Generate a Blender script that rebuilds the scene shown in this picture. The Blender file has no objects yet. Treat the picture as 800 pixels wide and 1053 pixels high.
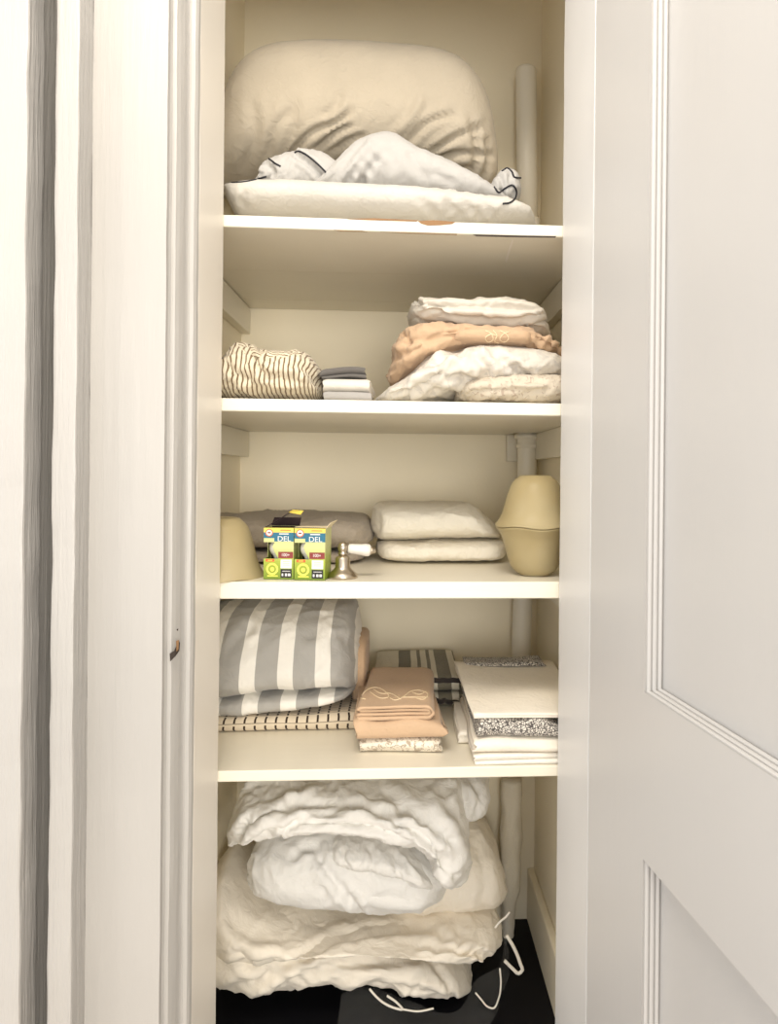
import bpy, math, random
import numpy as np
from mathutils import Vector, Matrix
random.seed(7)
SC = bpy.context.scene
COL = SC.collection
PI = math.pi

# ------------------------------------------------------------------ camera
EYE = np.array([0.0, 0.0, 1.12])
F, PX, PY = 740.0, 460.0, 488.0
YAW, ROLL = math.atan(740/11500.0), 0.0096
FWD = np.array([math.sin(YAW), math.cos(YAW), 0.0])
RGT = np.array([math.cos(YAW), -math.sin(YAW), 0.0])
UPV = np.array([0.0, 0.0, 1.0])
CR, SR = math.cos(ROLL), math.sin(ROLL)
R2 = RGT*CR + UPV*SR
U2 = -RGT*SR + UPV*CR

def ray(x, y):
    return FWD*F + R2*(x-PX) - U2*(y-PY)

def at(x, y, Y):
    """the point of the place seen at photo position x, y that lies at depth Y"""
    d = ray(x, y)
    return EYE + d*(Y/d[1])

def proj(P):
    Q = np.asarray(P) - EYE
    w = Q@FWD
    return PX + F*(Q@R2)/w, PY - F*(Q@U2)/w

cam_d = bpy.data.cameras.new('camera')
cam = bpy.data.objects.new('camera', cam_d)
COL.objects.link(cam)
M = Matrix(((R2[0], U2[0], -FWD[0], EYE[0]), (R2[1], U2[1], -FWD[1], EYE[1]),
            (R2[2], U2[2], -FWD[2], EYE[2]), (0, 0, 0, 1)))
cam.matrix_world = M
cam_d.sensor_fit = 'VERTICAL'
cam_d.sensor_height = 36.0
cam_d.lens = F/1053*36.0
cam_d.shift_x = -(PX-400)/1053
cam_d.shift_y = (PY-526.5)/1053
cam_d.clip_start = 0.02
SC.camera = cam

# ------------------------------------------------------------------ numeric noise
_rng = np.random.default_rng(11)
_perm = _rng.permutation(512)
_perm = np.concatenate([_perm, _perm, _perm])
_grad = _rng.normal(size=(512, 3)); _grad /= np.linalg.norm(_grad, axis=1)[:, None]

def gnoise(P, seed=0):
    P = np.asarray(P, float) + seed*17.31
    i = np.floor(P).astype(int); f = P-i
    w = f*f*f*(f*(f*6-15)+10)
    out = 0
    for dx in (0, 1):
        for dy in (0, 1):
            for dz in (0, 1):
                h = _perm[(_perm[(_perm[(i[..., 0]+dx) % 512]+i[..., 1]+dy) % 512]+i[..., 2]+dz) % 512]
                g = _grad[h]
                d = f-np.array([dx, dy, dz])
                wt = (w[..., 0] if dx else 1-w[..., 0])*(w[..., 1] if dy else 1-w[..., 1])*(w[..., 2] if dz else 1-w[..., 2])
                out = out+wt*(g*d).sum(-1)
    return out*1.6

def fbm(P, oct=3, seed=0):
    P = np.asarray(P, float); s = 0; a = 1.0
    for k in range(oct):
        s = s+a*gnoise(P*2**k, seed+k*3); a *= .5
    return s

# ------------------------------------------------------------------ objects
def tag(o, label=None, cat=None, group=None, kind=None):
    if label: o['label'] = label
    if cat: o['category'] = cat
    if group: o['group'] = group
    if kind: o['kind'] = kind
    return o

def empty(name, loc, label=None, cat=None, group=None, kind=None):
    o = bpy.data.objects.new(name, None)
    o.empty_display_size = .02
    COL.objects.link(o); o.location = Vector([float(c) for c in loc])
    return tag(o, label, cat, group, kind)

def mesh_obj(name, V, faces, mat, parent=None, uvs=None, smooth=True, origin=None):
    V = np.asarray(V, float).reshape(-1, 3)
    if parent is not None:
        org = np.zeros(3); p = parent
        while p is not None:
            org = org+np.array(p.location); p = p.parent
    else:
        org = np.array(origin) if origin is not None else np.array([(V[:, 0].min()+V[:, 0].max())/2, (V[:, 1].min()+V[:, 1].max())/2, V[:, 2].min()])
    me = bpy.data.meshes.new(name)
    me.from_pydata((V-org).tolist(), [], [list(map(int, f)) for f in faces])
    if uvs is not None:
        ul = me.uv_layers.new(name='uv')
        flat = [c for f in uvs for c in f]
        ul.data.foreach_set('uv', np.array(flat, 'f').ravel())
    me.update()
    if smooth:
        me.polygons.foreach_set('use_smooth', [True]*len(me.polygons))
    me.materials.append(mat)
    o = bpy.data.objects.new(name, me)
    COL.objects.link(o)
    if parent is not None:
        o.parent = parent
    else:
        o.location = Vector(org.tolist())
    return o

class MB:
    def __init__(s): s.v = []; s.f = []
    def add(s, V, F):
        n = len(s.v); s.v += [tuple(map(float, p)) for p in V]; s.f += [[i+n for i in f] for f in F]; return s
    def box(s, a, b, bev=0.0):
        (x0, y0, z0), (x1, y1, z1) = a, b
        if bev <= 0:
            V = [(x0, y0, z0), (x1, y0, z0), (x1, y1, z0), (x0, y1, z0), (x0, y0, z1), (x1, y0, z1), (x1, y1, z1), (x0, y1, z1)]
            return s.add(V, [(0, 3, 2, 1), (4, 5, 6, 7), (0, 1, 5, 4), (1, 2, 6, 5), (2, 3, 7, 6), (3, 0, 4, 7)])
        import bmesh
        bm = bmesh.new(); r = bmesh.ops.create_cube(bm, size=1)
        for v in bm.verts:
            v.co = Vector((x0+(v.co.x+.5)*(x1-x0), y0+(v.co.y+.5)*(y1-y0), z0+(v.co.z+.5)*(z1-z0)))
        bmesh.ops.bevel(bm, geom=bm.edges[:], offset=bev, segments=2, affect='EDGES', profile=.5)
        bm.verts.index_update()
        s.add([v.co for v in bm.verts], [[v.index for v in f.verts] for f in bm.faces]); bm.free(); return s
    def tube(s, pts, rad, n=12, closed=False):
        P = np.asarray(pts, float); m = len(P)
        R = np.broadcast_to(np.asarray(rad, float), (m,))
        T = np.gradient(P, axis=0); T /= np.linalg.norm(T, axis=1)[:, None]+1e-12
        ref = np.array([0, 0, 1.0]) if abs(T[0][2]) < .9 else np.array([1.0, 0, 0])
        a = np.cross(T[0], ref); a /= np.linalg.norm(a)
        V = []
        for k in range(m):
            a = a-T[k]*(a@T[k]); a /= np.linalg.norm(a)+1e-12
            b = np.cross(T[k], a)
            for j in range(n):
                t = 2*PI*j/n
                V.append(P[k]+R[k]*(a*math.cos(t)+b*math.sin(t)))
        Fs = [(k*n+j, k*n+(j+1) % n, (k+1)*n+(j+1) % n, (k+1)*n+j) for k in range(m-1) for j in range(n)]
        Fs.append(list(range(n))[::-1]); Fs.append([(m-1)*n+j for j in range(n)])
        return s.add(V, Fs)
    def lathe(s, prof, c, n=48, axis='z'):
        V = []
        for (r, h) in prof:
            for j in range(n):
                t = 2*PI*j/n
                V.append((c[0]+r*math.cos(t), c[1]+r*math.sin(t), c[2]+h))
        m = len(prof)
        Fs = [(k*n+j, k*n+(j+1) % n, (k+1)*n+(j+1) % n, (k+1)*n+j) for k in range(m-1) for j in range(n)]
        return s.add(V, Fs)
    def build(s, name, mat, parent=None, smooth=False, origin=None):
        return mesh_obj(name, s.v, s.f, mat, parent, None, smooth, origin)

def spline(pts, n):
    """Catmull-Rom through pts (any dimension), n samples"""
    P = np.asarray(pts, float)
    d = np.r_[0, np.cumsum(np.maximum(np.linalg.norm(np.diff(P, axis=0), axis=1), 1e-9))]
    t = np.linspace(0, d[-1], n)
    out = np.empty((n, P.shape[1]))
    T = np.gradient(P, d, axis=0) if len(P) > 2 else np.repeat((P[1:]-P[:1])/d[-1], 2, 0)
    k = np.clip(np.searchsorted(d, t, side='right')-1, 0, len(P)-2)
    h = (d[k+1]-d[k])[:, None]; u = ((t-d[k])[:, None])/h
    return (2*u**3-3*u**2+1)*P[k]+(u**3-2*u**2+u)*h*T[k]+(-2*u**3+3*u**2)*P[k+1]+(u**3-u**2)*h*T[k+1]

# ------------------------------------------------------------------ soft goods
def gnormals(V, per=True):
    du = np.gradient(V, axis=0)
    dv = (np.roll(V, -1, 1)-np.roll(V, 1, 1)) if per else np.gradient(V, axis=1)
    n = np.cross(du, dv); n /= np.linalg.norm(n, axis=-1)[..., None]+1e-12
    return n

def _lap(D, per):
    P = np.concatenate([D[:1], D, D[-1:]], 0)
    s = P[2:]+P[:-2]
    if per: s = s+np.roll(D, 1, 1)+np.roll(D, -1, 1)
    else:
        Q = np.concatenate([D[:, :1], D, D[:, -1:]], 1); s = s+Q[:, 2:]+Q[:, :-2]
    return s/4-D

def crumple(V, gu, gv, it=160, ka=.003, kb=.25, amp=.0012, seed=0, per=True, nk=60.0):
    """let the cloth grow by gu / gv along its two directions and buckle into natural wrinkles round its rest shape"""
    X0 = V.copy(); N = gnormals(V, per)
    X = V+N*(amp*fbm(V*nk, 2, seed))[..., None]
    gu = np.broadcast_to(gu, V.shape[:2]); gv = np.broadcast_to(gv, V.shape[:2])
    nx = lambda A: np.roll(A, -1, 1) if per else None
    Lu = np.linalg.norm(V[1:]-V[:-1], axis=-1)*(1+.5*(gu[1:]+gu[:-1]))
    if per: Lv = np.linalg.norm(np.roll(V, -1, 1)-V, axis=-1)*(1+gv)
    else: Lv = np.linalg.norm(V[:, 1:]-V[:, :-1], axis=-1)*(1+gv[:, 1:])
    for k in range(it):
        C = np.zeros_like(X)
        d = X[1:]-X[:-1]; l = np.linalg.norm(d, axis=-1)+1e-9
        c = (.5*(1-Lu/l))[..., None]*d
        C[:-1] += c; C[1:] -= c
        if per:
            d = np.roll(X, -1, 1)-X; l = np.linalg.norm(d, axis=-1)+1e-9
            c = (.5*(1-Lv/l))[..., None]*d
            C += c; C -= np.roll(c, 1, 1)
        else:
            d = X[:, 1:]-X[:, :-1]; l = np.linalg.norm(d, axis=-1)+1e-9
            c = (.5*(1-Lv/l))[..., None]*d
            C[:, :-1] += c; C[:, 1:] -= c
        X = X+.45*C
        D = X-X0
        X = X-kb*_lap(_lap(D, per), per)-ka*D
    return X

def upres(V, fu, fv, per=True):
    def up(A, f):       # cubic along axis 0, open
        n = len(A); t = np.linspace(0, n-1, (n-1)*f+1)
        k = np.clip(np.floor(t).astype(int), 0, n-2); u = (t-k).reshape((-1,)+(1,)*(A.ndim-1))
        p = lambda q: A[np.clip(q, 0, n-1)]
        a, b, c, d = p(k-1), p(k), p(k+1), p(k+2)
        return b+.5*u*(c-a+u*(2*a-5*b+4*c-d+u*(3*(b-c)+d-a)))
    if fu > 1: V = up(V, fu)
    if fv > 1:
        A = np.swapaxes(V, 0, 1); n = len(A)
        if per:
            A = np.concatenate([A[-3:], A, A[:4]], 0)
            A = up(A, fv)[3*fv:3*fv+n*fv]
        else: A = up(A, fv)
        V = np.swapaxes(A, 0, 1)
    return V

def stroke(V, pts, width, depth, per=True, lip=.35, yfac=-.05):
    """press (depth<0) or raise (depth>0) a line along the visible side; pts are photo positions, width in metres"""
    N = gnormals(V, per)
    tocam = EYE-V; dist = np.linalg.norm(tocam, axis=-1); tocam /= dist[..., None]
    face = (N*tocam).sum(-1)
    sgn = np.sign(np.median(face[np.abs(face) > .2]*0+1))
    x, y = proj(V)
    P = spline(pts, 40) if len(pts) > 2 else np.linspace(pts[0], pts[1], 20)
    best = np.full(V.shape[:2], 1e9); tt = np.zeros(V.shape[:2])
    for k in range(len(P)-1):
        a, b = P[k], P[k+1]; ab = b-a; L2 = ab@ab+1e-9
        t = np.clip(((x-a[0])*ab[0]+(y-a[1])*ab[1])/L2, 0, 1)
        dd = np.hypot(x-a[0]-t*ab[0], y-a[1]-t*ab[1])
        m = dd < best
        best = np.where(m, dd, best); tt = np.where(m, (k+t)/(len(P)-1), tt)
    r = best*dist/F/width
    fade = np.sqrt(np.clip(np.minimum(tt, 1-tt)*6, 0, 1))
    prof = np.exp(-r*r)-lip*np.exp(-((r-1.9)/.8)**2)
    return V+N*(depth*prof*fade*(face > yfac))[..., None]

def grid_obj(name, V, mat, parent=None, per=True, cap='fan', flip=False, us=None, vs=None, origin=None):
    nu, nv = V.shape[:2]
    if us is None:
        us = np.r_[0, np.cumsum(np.linalg.norm(np.diff(V, axis=0), axis=-1).mean(1))]
    if vs is None:
        W = np.concatenate([V, V[:, :1]], 1) if per else V
        vs = np.r_[0, np.cumsum(np.linalg.norm(np.diff(W, axis=1), axis=-1).max(0))]
    verts = V.reshape(-1, 3).tolist(); F, UV = [], []
    for i in range(nu-1):
        for j in range(nv if per else nv-1):
            j2 = (j+1) % nv
            q = [i*nv+j, (i+1)*nv+j, (i+1)*nv+j2, i*nv+j2]
            u = [(us[i], vs[j]), (us[i+1], vs[j]), (us[i+1], vs[j+1]), (us[i], vs[j+1])]
            if flip: q.reverse(); u.reverse()
            F.append(q); UV.append(u)
    if per and cap == 'fan':
        for i, rev in ((0, False), (nu-1, True)):
            c = len(verts); verts.append(V[i].mean(0).tolist())
            for j in range(nv):
                q = [i*nv+j, i*nv+(j+1) % nv, c]; u = [(us[i], vs[j]), (us[i], vs[j+1]), (us[i], vs[j])]
                if rev != flip: q.reverse(); u.reverse()
                F.append(q); UV.append(u)
    if per and cap == 'strip':
        h = nv//2
        for i, rev in ((0, False), (nu-1, True)):
            for j in range(h-1):
                q = [i*nv+j, i*nv+j+1, i*nv+nv-2-j, i*nv+nv-1-j]; u = [(us[i], vs[j]), (us[i], vs[j+1]), (us[i], vs[j+1]), (us[i], vs[j])]
                if rev != flip: q.reverse(); u.reverse()
                F.append(q); UV.append(u)
    return mesh_obj(name, verts, F, mat, parent, UV, True, origin)

def curve_x(pts, x):
    P = np.asarray(pts, float)
    o = np.argsort(P[:, 0]); P = P[o]
    return np.interp(x, P[:, 0], P[:, 1])

def blob_grid(top, bot, Yf, D, n=2.6, Yt=None, Yb=None, nu=60, nv=48, ends=5.0, lean=0.0, smooth=3, tip=8):
    """a stuffed or bundled soft body: upper and lower outline (photo positions at its own depth) and a rounded section of depth D"""
    top = np.asarray(top, float); bot = np.asarray(bot, float)
    x0 = min(top[:, 0].min(), bot[:, 0].min()); x1 = max(top[:, 0].max(), bot[:, 0].max())
    s = np.linspace(-1, 1, nu+1); s = .55*s+.45*np.sin(s*PI/2)
    xs = x0+(s+1)/2*(x1-x0)
    zt, zb = curve_x(top, xs), curve_x(bot, xs)
    for _ in range(smooth):
        for a in (zt, zb): a[1:-1] = .5*a[1:-1]+.25*(a[2:]+a[:-2])
    Yt = Yf+D*.5 if Yt is None else Yt
    Yb = Yf+D*.3 if Yb is None else Yb
    V = np.empty((nu+1, nv, 3))
    th = -PI+2*PI*np.arange(nv)/nv
    c, sn = np.cos(th), np.sin(th)
    c = np.sign(c)*np.abs(c)**(2/n); sn = np.sign(sn)*np.abs(sn)**(2/n)
    e = np.sqrt(np.clip(1-np.abs(s)**ends, 0, 1))*.97+.03
    for i in range(nu+1):
        q = 1-s[i]**tip if tip else 1.0
        Ym = (Yt+Yb)/2
        T, B = at(xs[i], zt[i], Ym+(Yt-Ym)*q), at(xs[i], zb[i], Ym+(Yb-Ym)*q)
        zc, h = (T[2]+B[2])/2, max(T[2]-B[2], .002)
        xc = at(xs[i], (zt[i]+zb[i])/2, Yf+D*.25)[0]
        V[i, :, 0] = xc
        V[i, :, 2] = zc+h/2*sn
        V[i, :, 1] = Yf+D/2-D/2*c*e[i]+lean*(h/2*sn)
    return V

def fold_grid(W, D, H, visits, start_far=True, axis='y', nx=44, nd=22, gap=.14, wob=.004, sag=.0, wav=.003, k=9.0, seed=0, nb=7):
    """a folded cloth in its own frame: x -W/2..W/2, y 0..D, z 0..H; visits = order in which the cloth runs through the layers"""
    L = max(visits)+1; t = H/L; th = t*(1-gap)
    rr = [abs(visits[q+1]-visits[q])*t/2 for q in range(len(visits)-1)]
    R0 = max(rr+[t/2]); LD = D if axis == 'y' else W
    R0 = min(R0, LD*.3)
    P = []
    far = start_far
    for q, v in enumerate(visits):
        z = (v+.5)*t
        a, b = (LD-R0, R0) if far else (R0, LD-R0)
        if q == 0: a = LD-.2*R0 if far else .2*R0
        if q == len(visits)-1: b = .2*R0 if far else LD-.2*R0
        for m in range(nd+1): P.append((a+(b-a)*m/nd, z))
        if q < len(visits)-1:
            z2 = (visits[q+1]+.5)*t; r = min(abs(z2-z)/2, R0)
            for m in range(1, nb):
                an = PI*m/nb
                P.append((b+(-1 if far else 1)*r*math.sin(an), (z+z2)/2-(z2-z)/2*math.cos(an)))
            far = not far
    P = np.array(P); T = np.gradient(P, axis=0); T /= np.linalg.norm(T, axis=1)[:, None]+1e-12
    Nn = np.c_[-T[:, 1], T[:, 0]]
    loop = np.concatenate([P+Nn*th/2, (P-Nn*th/2)[::-1]], 0)
    LW = W if axis == 'y' else D
    s = np.linspace(-1, 1, nx+1); s = .7*s+.3*np.sin(s*PI/2)
    V = np.empty((nx+1, len(loop), 3))
    if axis == 'y':
        V[..., 0] = (s*LW/2)[:, None]; V[..., 1] = loop[None, :, 0]
    else:
        V[..., 1] = ((s+1)*LW/2)[:, None]; V[..., 0] = loop[None, :, 0]-LD/2
    V[..., 2] = loop[None, :, 1]
    Q = V.copy()
    x, y, z = Q[..., 0], Q[..., 1], Q[..., 2]
    S = lambda a, b, c, sd: gnoise(np.stack([a, b, c], -1), seed+sd)
    V[..., 0] += wob*S(x*3, y*7, z/t*.45, 1)+wob*.6*S(x*3, y*2, z/t*1.3, 2)
    V[..., 1] += wob*S(x*7, y*3, z/t*.45, 3)+wob*.6*S(x*2, y*3, z/t*1.3, 4)
    V[..., 2] *= 1-sag*np.abs(2*x/W)**3
    V[..., 2] += wav*S(x*k, y*k, z/H*.8, 5)*np.clip(z/H+.15, 0, 1)
    us = (s+1)/2*LW
    d = np.r_[0, np.cumsum(np.linalg.norm(np.diff(P, axis=0), axis=1))]
    vs = np.r_[d, d[::-1], 0]
    return V, us, vs

def place(V, loc, rz=0.0, tilt=0.0):
    c, s = math.cos(rz), math.sin(rz)
    A = V.copy()
    A[..., 2] = V[..., 2]+V[..., 0]*tilt
    A[..., 0], A[..., 1] = V[..., 0]*c-V[..., 1]*s, V[..., 0]*s+V[..., 1]*c
    return A+np.asarray(loc)

def wrinkles(V, amp, scale=(25, 25, 25), rot=0.0, seed=0, warp=.35, power=2.2, mask=1.0, per=True, oct=2):
    """sharp-crested cloth wrinkles running along the direction given by rot (in the x-z plane)"""
    N = gnormals(V, per)
    c, s = math.cos(rot), math.sin(rot)
    P = np.stack([V[..., 0]*c+V[..., 2]*s, V[..., 1], -V[..., 0]*s+V[..., 2]*c], -1)*np.asarray(scale, float)
    P = P+warp*np.stack([fbm(P*.6, 2, seed+1), fbm(P*.6, 2, seed+2), fbm(P*.6, 2, seed+3)], -1)
    r = 0; a = 1
    for k in range(oct):
        r = r+a*np.clip(1-2.1*np.abs(gnoise(P*1.9**k, seed+7*k)), 0, 1)**power; a *= .45
    low = np.clip(.55+.9*gnoise(V*6.0, seed+40), 0, 1)
    return V+N*(amp*(r-.35)*low*mask)[..., None]
# ------------------------------------------------------------------ materials
def new_mat(name):
    m = bpy.data.materials.new(name); m.use_nodes = True
    nt = m.node_tree; b = nt.nodes['Principled BSDF']
    return m, nt, b

def lk(nt, a, b): nt.links.new(a, b)

def noise_node(nt, scale, detail=3, rough=.5, vec=None, dist=0.0):
    n = nt.nodes.new('ShaderNodeTexNoise'); n.inputs['Scale'].default_value = scale
    n.inputs['Detail'].default_value = detail; n.inputs['Roughness'].default_value = rough; n.inputs['Distortion'].default_value = dist
    if vec is not None: lk(nt, vec, n.inputs['Vector'])
    return n

def mapping(nt, sc, src='Object', rot=(0, 0, 0)):
    t = nt.nodes.new('ShaderNodeTexCoord'); mp = nt.nodes.new('ShaderNodeMapping')
    mp.inputs['Scale'].default_value = sc; mp.inputs['Rotation'].default_value = rot
    lk(nt, t.outputs[src], mp.inputs['Vector']); return mp.outputs['Vector']

def bump(nt, height, dist, strength, prev=None):
    b = nt.nodes.new('ShaderNodeBump'); b.inputs['Distance'].default_value = dist; b.inputs['Strength'].default_value = strength
    lk(nt, height, b.inputs['Height'])
    if prev is not None: lk(nt, prev, b.inputs['Normal'])
    return b.outputs['Normal']

def mixc(nt, fac, a, b):
    m = nt.nodes.new('ShaderNodeMix'); m.data_type = 'RGBA'
    if fac is not None: lk(nt, fac, m.inputs[0])
    for i, c in ((6, a), (7, b)):
        if isinstance(c, tuple): m.inputs[i].default_value = (*c, 1)
        else: lk(nt, c, m.inputs[i])
    return m.outputs[2]

def math_node(nt, op, a, b=None):
    m = nt.nodes.new('ShaderNodeMath'); m.operation = op
    for i, c in ((0, a), (1, b)):
        if c is None: continue
        if isinstance(c, (int, float)): m.inputs[i].default_value = c
        else: lk(nt, c, m.inputs[i])
    return m.outputs[0]

def ramp(nt, fac, stops, const=False):
    r = nt.nodes.new('ShaderNodeValToRGB'); lk(nt, fac, r.inputs[0])
    if const: r.color_ramp.interpolation = 'CONSTANT'
    e = r.color_ramp.elements
    while len(e) > 1: e.remove(e[-1])
    e[0].position = stops[0][0]; e[0].color = (*stops[0][1], 1)
    for p, c in stops[1:]:
        q = e.new(p); q.color = (*c, 1)
    return r.outputs[0]

def paint(name, col, rough=.5, grain=(40, 40, 4), gd=.0012, gs=.5, var=.06):
    m, nt, b = new_mat(name)
    v = mapping(nt, grain)
    n = noise_node(nt, 1.0, 4, .6, v)
    big = noise_node(nt, 3.0, 2, .5, mapping(nt, (1, 1, .6)))
    dark = tuple(c*(1-var) for c in col); lite = tuple(min(1, c*(1+var*.5)) for c in col)
    lk(nt, ramp(nt, big.outputs[0], [(.3, dark), (.7, lite)]), b.inputs['Base Color'])
    b.inputs['Roughness'].default_value = rough
    lk(nt, bump(nt, n.outputs[0], gd, gs), b.inputs['Normal'])
    return m

def plain(name, col, rough=.5, metal=0.0, **kw):
    m, nt, b = new_mat(name)
    b.inputs['Base Color'].default_value = (*col, 1); b.inputs['Roughness'].default_value = rough; b.inputs['Metallic'].default_value = metal
    n = noise_node(nt, 90, 2, .5, mapping(nt, (1, 1, 1)))
    lk(nt, bump(nt, n.outputs[0], .0004, kw.get('bs', .15)), b.inputs['Normal'])
    for k, v in kw.items():
        if k in b.inputs: b.inputs[k].default_value = v
    return m

def cloth(name, col, wr=(55, .0016, .35), weave=(900, .0003, .3), var=.05, pattern=None, sheen=.15, trans=0.0):
    m, nt, b = new_mat(name)
    o = mapping(nt, (1, 1, 1))
    big = noise_node(nt, 14, 3, .5, o)
    base = ramp(nt, big.outputs[0], [(.3, tuple(c*(1-var) for c in col)), (.7, tuple(min(1, c*(1+var*.4)) for c in col))])
    if pattern: base = pattern(nt, base)
    lk(nt, base, b.inputs['Base Color'])
    b.inputs['Roughness'].default_value = .92
    b.inputs['Specular IOR Level'].default_value = .25
    b.inputs['Sheen Weight'].default_value = sheen
    w = noise_node(nt, wr[0], 4, .55, o, 1.2)
    n1 = bump(nt, w.outputs[0], wr[1]*2.2, min(1, wr[2]*1.9))
    f = noise_node(nt, weave[0], 2, .5, o)
    lk(nt, bump(nt, f.outputs[0], weave[1], weave[2], n1), b.inputs['Normal'])
    return m

def uvsep(nt):
    t = nt.nodes.new('ShaderNodeUVMap'); t.uv_map = 'uv'
    s = nt.nodes.new('ShaderNodeSeparateXYZ'); lk(nt, t.outputs[0], s.inputs[0]); return s.outputs[0], s.outputs[1]

def stripes(axis, period, stops, off=0.0, slant=0.0, jit=0.0):
    def f(nt, base):
        u, v = uvsep(nt)
        a, o = (u, v) if axis == 'u' else (v, u)
        if slant: a = math_node(nt, 'ADD', a, math_node(nt, 'MULTIPLY', o, slant))
        if jit:
            n = noise_node(nt, 25, 2, .5, mapping(nt, (1, 1, 1)))
            a = math_node(nt, 'ADD', a, math_node(nt, 'MULTIPLY', n.outputs[0], jit))
        x = math_node(nt, 'FRACT', math_node(nt, 'MULTIPLY', math_node(nt, 'ADD', a, off+10*period), 1/period))
        r = nt.nodes.new('ShaderNodeValToRGB'); lk(nt, x, r.inputs[0]); r.color_ramp.interpolation = 'CONSTANT'
        e = r.color_ramp.elements
        while len(e) > 1: e.remove(e[-1])
        col = None
        e[0].position = stops[0][0]; e[0].color = (stops[0][1],)*3+(1,)
        for p, c in stops[1:]:
            q = e.new(p); q.color = (c, c, c, 1)
        return r.outputs[0]
    return f

def two_tone(mask, dark):
    return lambda nt, base: mixc(nt, mask(nt, base), base, dark)

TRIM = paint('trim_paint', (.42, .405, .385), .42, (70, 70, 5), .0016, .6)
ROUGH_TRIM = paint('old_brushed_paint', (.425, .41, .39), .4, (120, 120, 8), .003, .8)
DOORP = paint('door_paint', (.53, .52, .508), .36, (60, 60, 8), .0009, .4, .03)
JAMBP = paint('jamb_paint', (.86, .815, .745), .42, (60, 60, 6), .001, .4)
JAMBW = paint('outside_lit_jamb_paint', (.74, .738, .735), .4, (60, 60, 6), .001, .4)  # right jamb only: cooler cast of outside light put into the paint colour
WALLP = paint('closet_plaster', (.90, .83, .665), .6, (45, 45, 45), .001, .5)
SHELFP = paint('shelf_paint', (.79, .745, .63), .35, (8, 60, 60), .0012, .45)
PIPEP = paint('pipe_paint', (.88, .84, .74), .38, (60, 60, 14), .002, .5)
LUMPY = paint('lumpy_plaster', (.75, .7, .59), .6, (40, 40, 22), .006, .9)
ROOMW = paint('room_wall_paint', (.78, .76, .73), .6)
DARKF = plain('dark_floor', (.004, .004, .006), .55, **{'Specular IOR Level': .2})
ROOMF = plain('room_floor_wood', (.62, .52, .42), .4)
CHIP = plain('bare_wood_chip', (.27, .15, .07), .8)
CHIPD = plain('dark_chip', (.03, .02, .015), .8)
CRACK = plain('crack_line', (.2, .14, .08), .8)
NICKEL = plain('brushed_nickel', (.52, .45, .36), .28, 1.0, bs=.05)
PORC = plain('porcelain', (.70, .67, .61), .15)
# ------------------------------------------------------------------ the setting
YF, YB, YJ = 1.2, 1.80, 1.0          # shelf fronts, closet back wall, front of the door casing
XL, XR = -.395, .345                 # closet side walls
def zat(x, y, Y): return float(at(x, y, Y)[2])
JL = float(at(228, 488, YF)[0]); JR = float(at(575.5, 488, YF)[0])
CEIL = 2.55

def st(o, label=None, cat=None): return tag(o, label, cat, None, 'structure')

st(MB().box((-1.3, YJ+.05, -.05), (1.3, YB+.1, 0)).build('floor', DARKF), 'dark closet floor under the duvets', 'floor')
st(MB().box((-1.3, -1.2, -.05), (1.3, YJ+.05, 0)).build('floor_room', ROOMF), 'brown floor of the room before the closet', 'floor')
st(MB().box((-1.3, YJ+.05, CEIL), (1.3, YB+.1, CEIL+.05)).build('ceiling', WALLP), 'closet ceiling above the top shelf', 'ceiling')
st(MB().box((XL-.1, YB, 0), (XR+.1, YB+.08, CEIL)).build('wall_back', WALLP), 'cream plaster back wall of the closet', 'wall')
st(MB().box((XL-.08, YF+.0, 0), (XL, YB, CEIL)).build('wall_left', WALLP), 'cream closet side wall on the left', 'wall')
st(MB().box((XR, YF+.0, 0), (XR+.08, YB, CEIL)).build('wall_right', WALLP), 'cream closet side wall beside the pipe', 'wall')
# room wall round the opening
st(MB().box((-1.3, YJ+.05, 0), (JL-.012, YF-.02, CEIL)).box((JR+.012, YJ+.05, 0), (1.3, YF-.02, CEIL)).box((JL-.012, YJ+.05, 2.1), (JR+.012, YF-.02, CEIL))
   .build('wall_front', ROOMW), 'room wall around the closet opening', 'wall')
# baseboard inside at right
st(MB().box((XR-.018, YF+.02, 0), (XR, YB, .13), .004).build('baseboard_right', WALLP), 'cream baseboard along the right closet wall', 'baseboard')

def extrude(name, poly, z0, z1, mat, nz=70, jit=.0006, seed=0, label=None):
    """closed plan outline drawn upward, with slightly uneven brushed edges"""
    P = np.asarray(poly, float); n = len(P)
    zs = np.linspace(z0, z1, nz+1)
    V = np.empty((nz+1, n, 3))
    V[..., :2] = P[None]; V[..., 2] = zs[:, None]
    V[..., 0] += jit*fbm(np.stack([V[..., 0]*30, V[..., 1]*30, V[..., 2]*9], -1), 3, seed)
    V[..., 1] += jit*fbm(np.stack([V[..., 0]*30, V[..., 1]*30, V[..., 2]*9], -1), 3, seed+9)
    Fs = [(i*n+j, i*n+(j+1) % n, (i+1)*n+(j+1) % n, (i+1)*n+j) for i in range(nz) for j in range(n)]
    Fs += [list(range(n))[::-1], [nz*n+j for j in range(n)]]
    o = mesh_obj(name, V, Fs, mat, None, None, False)
    return st(o, label, 'trim')

def rnd(poly, r=.0025):
    """round the corners of a plan outline a little"""
    P = [np.array(p, float) for p in poly]; out = []
    for i, p in enumerate(P):
        a, b = P[i-1], P[(i+1) % len(P)]
        la, lb = np.linalg.norm(a-p), np.linalg.norm(b-p); q = min(r, la*.4, lb*.4)
        s, e = p+(a-p)/la*q, p+(b-p)/lb*q
        for t in (0, .5, 1): out.append((1-t)**2*s+2*t*(1-t)*p+t*t*e)
    return out

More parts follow.
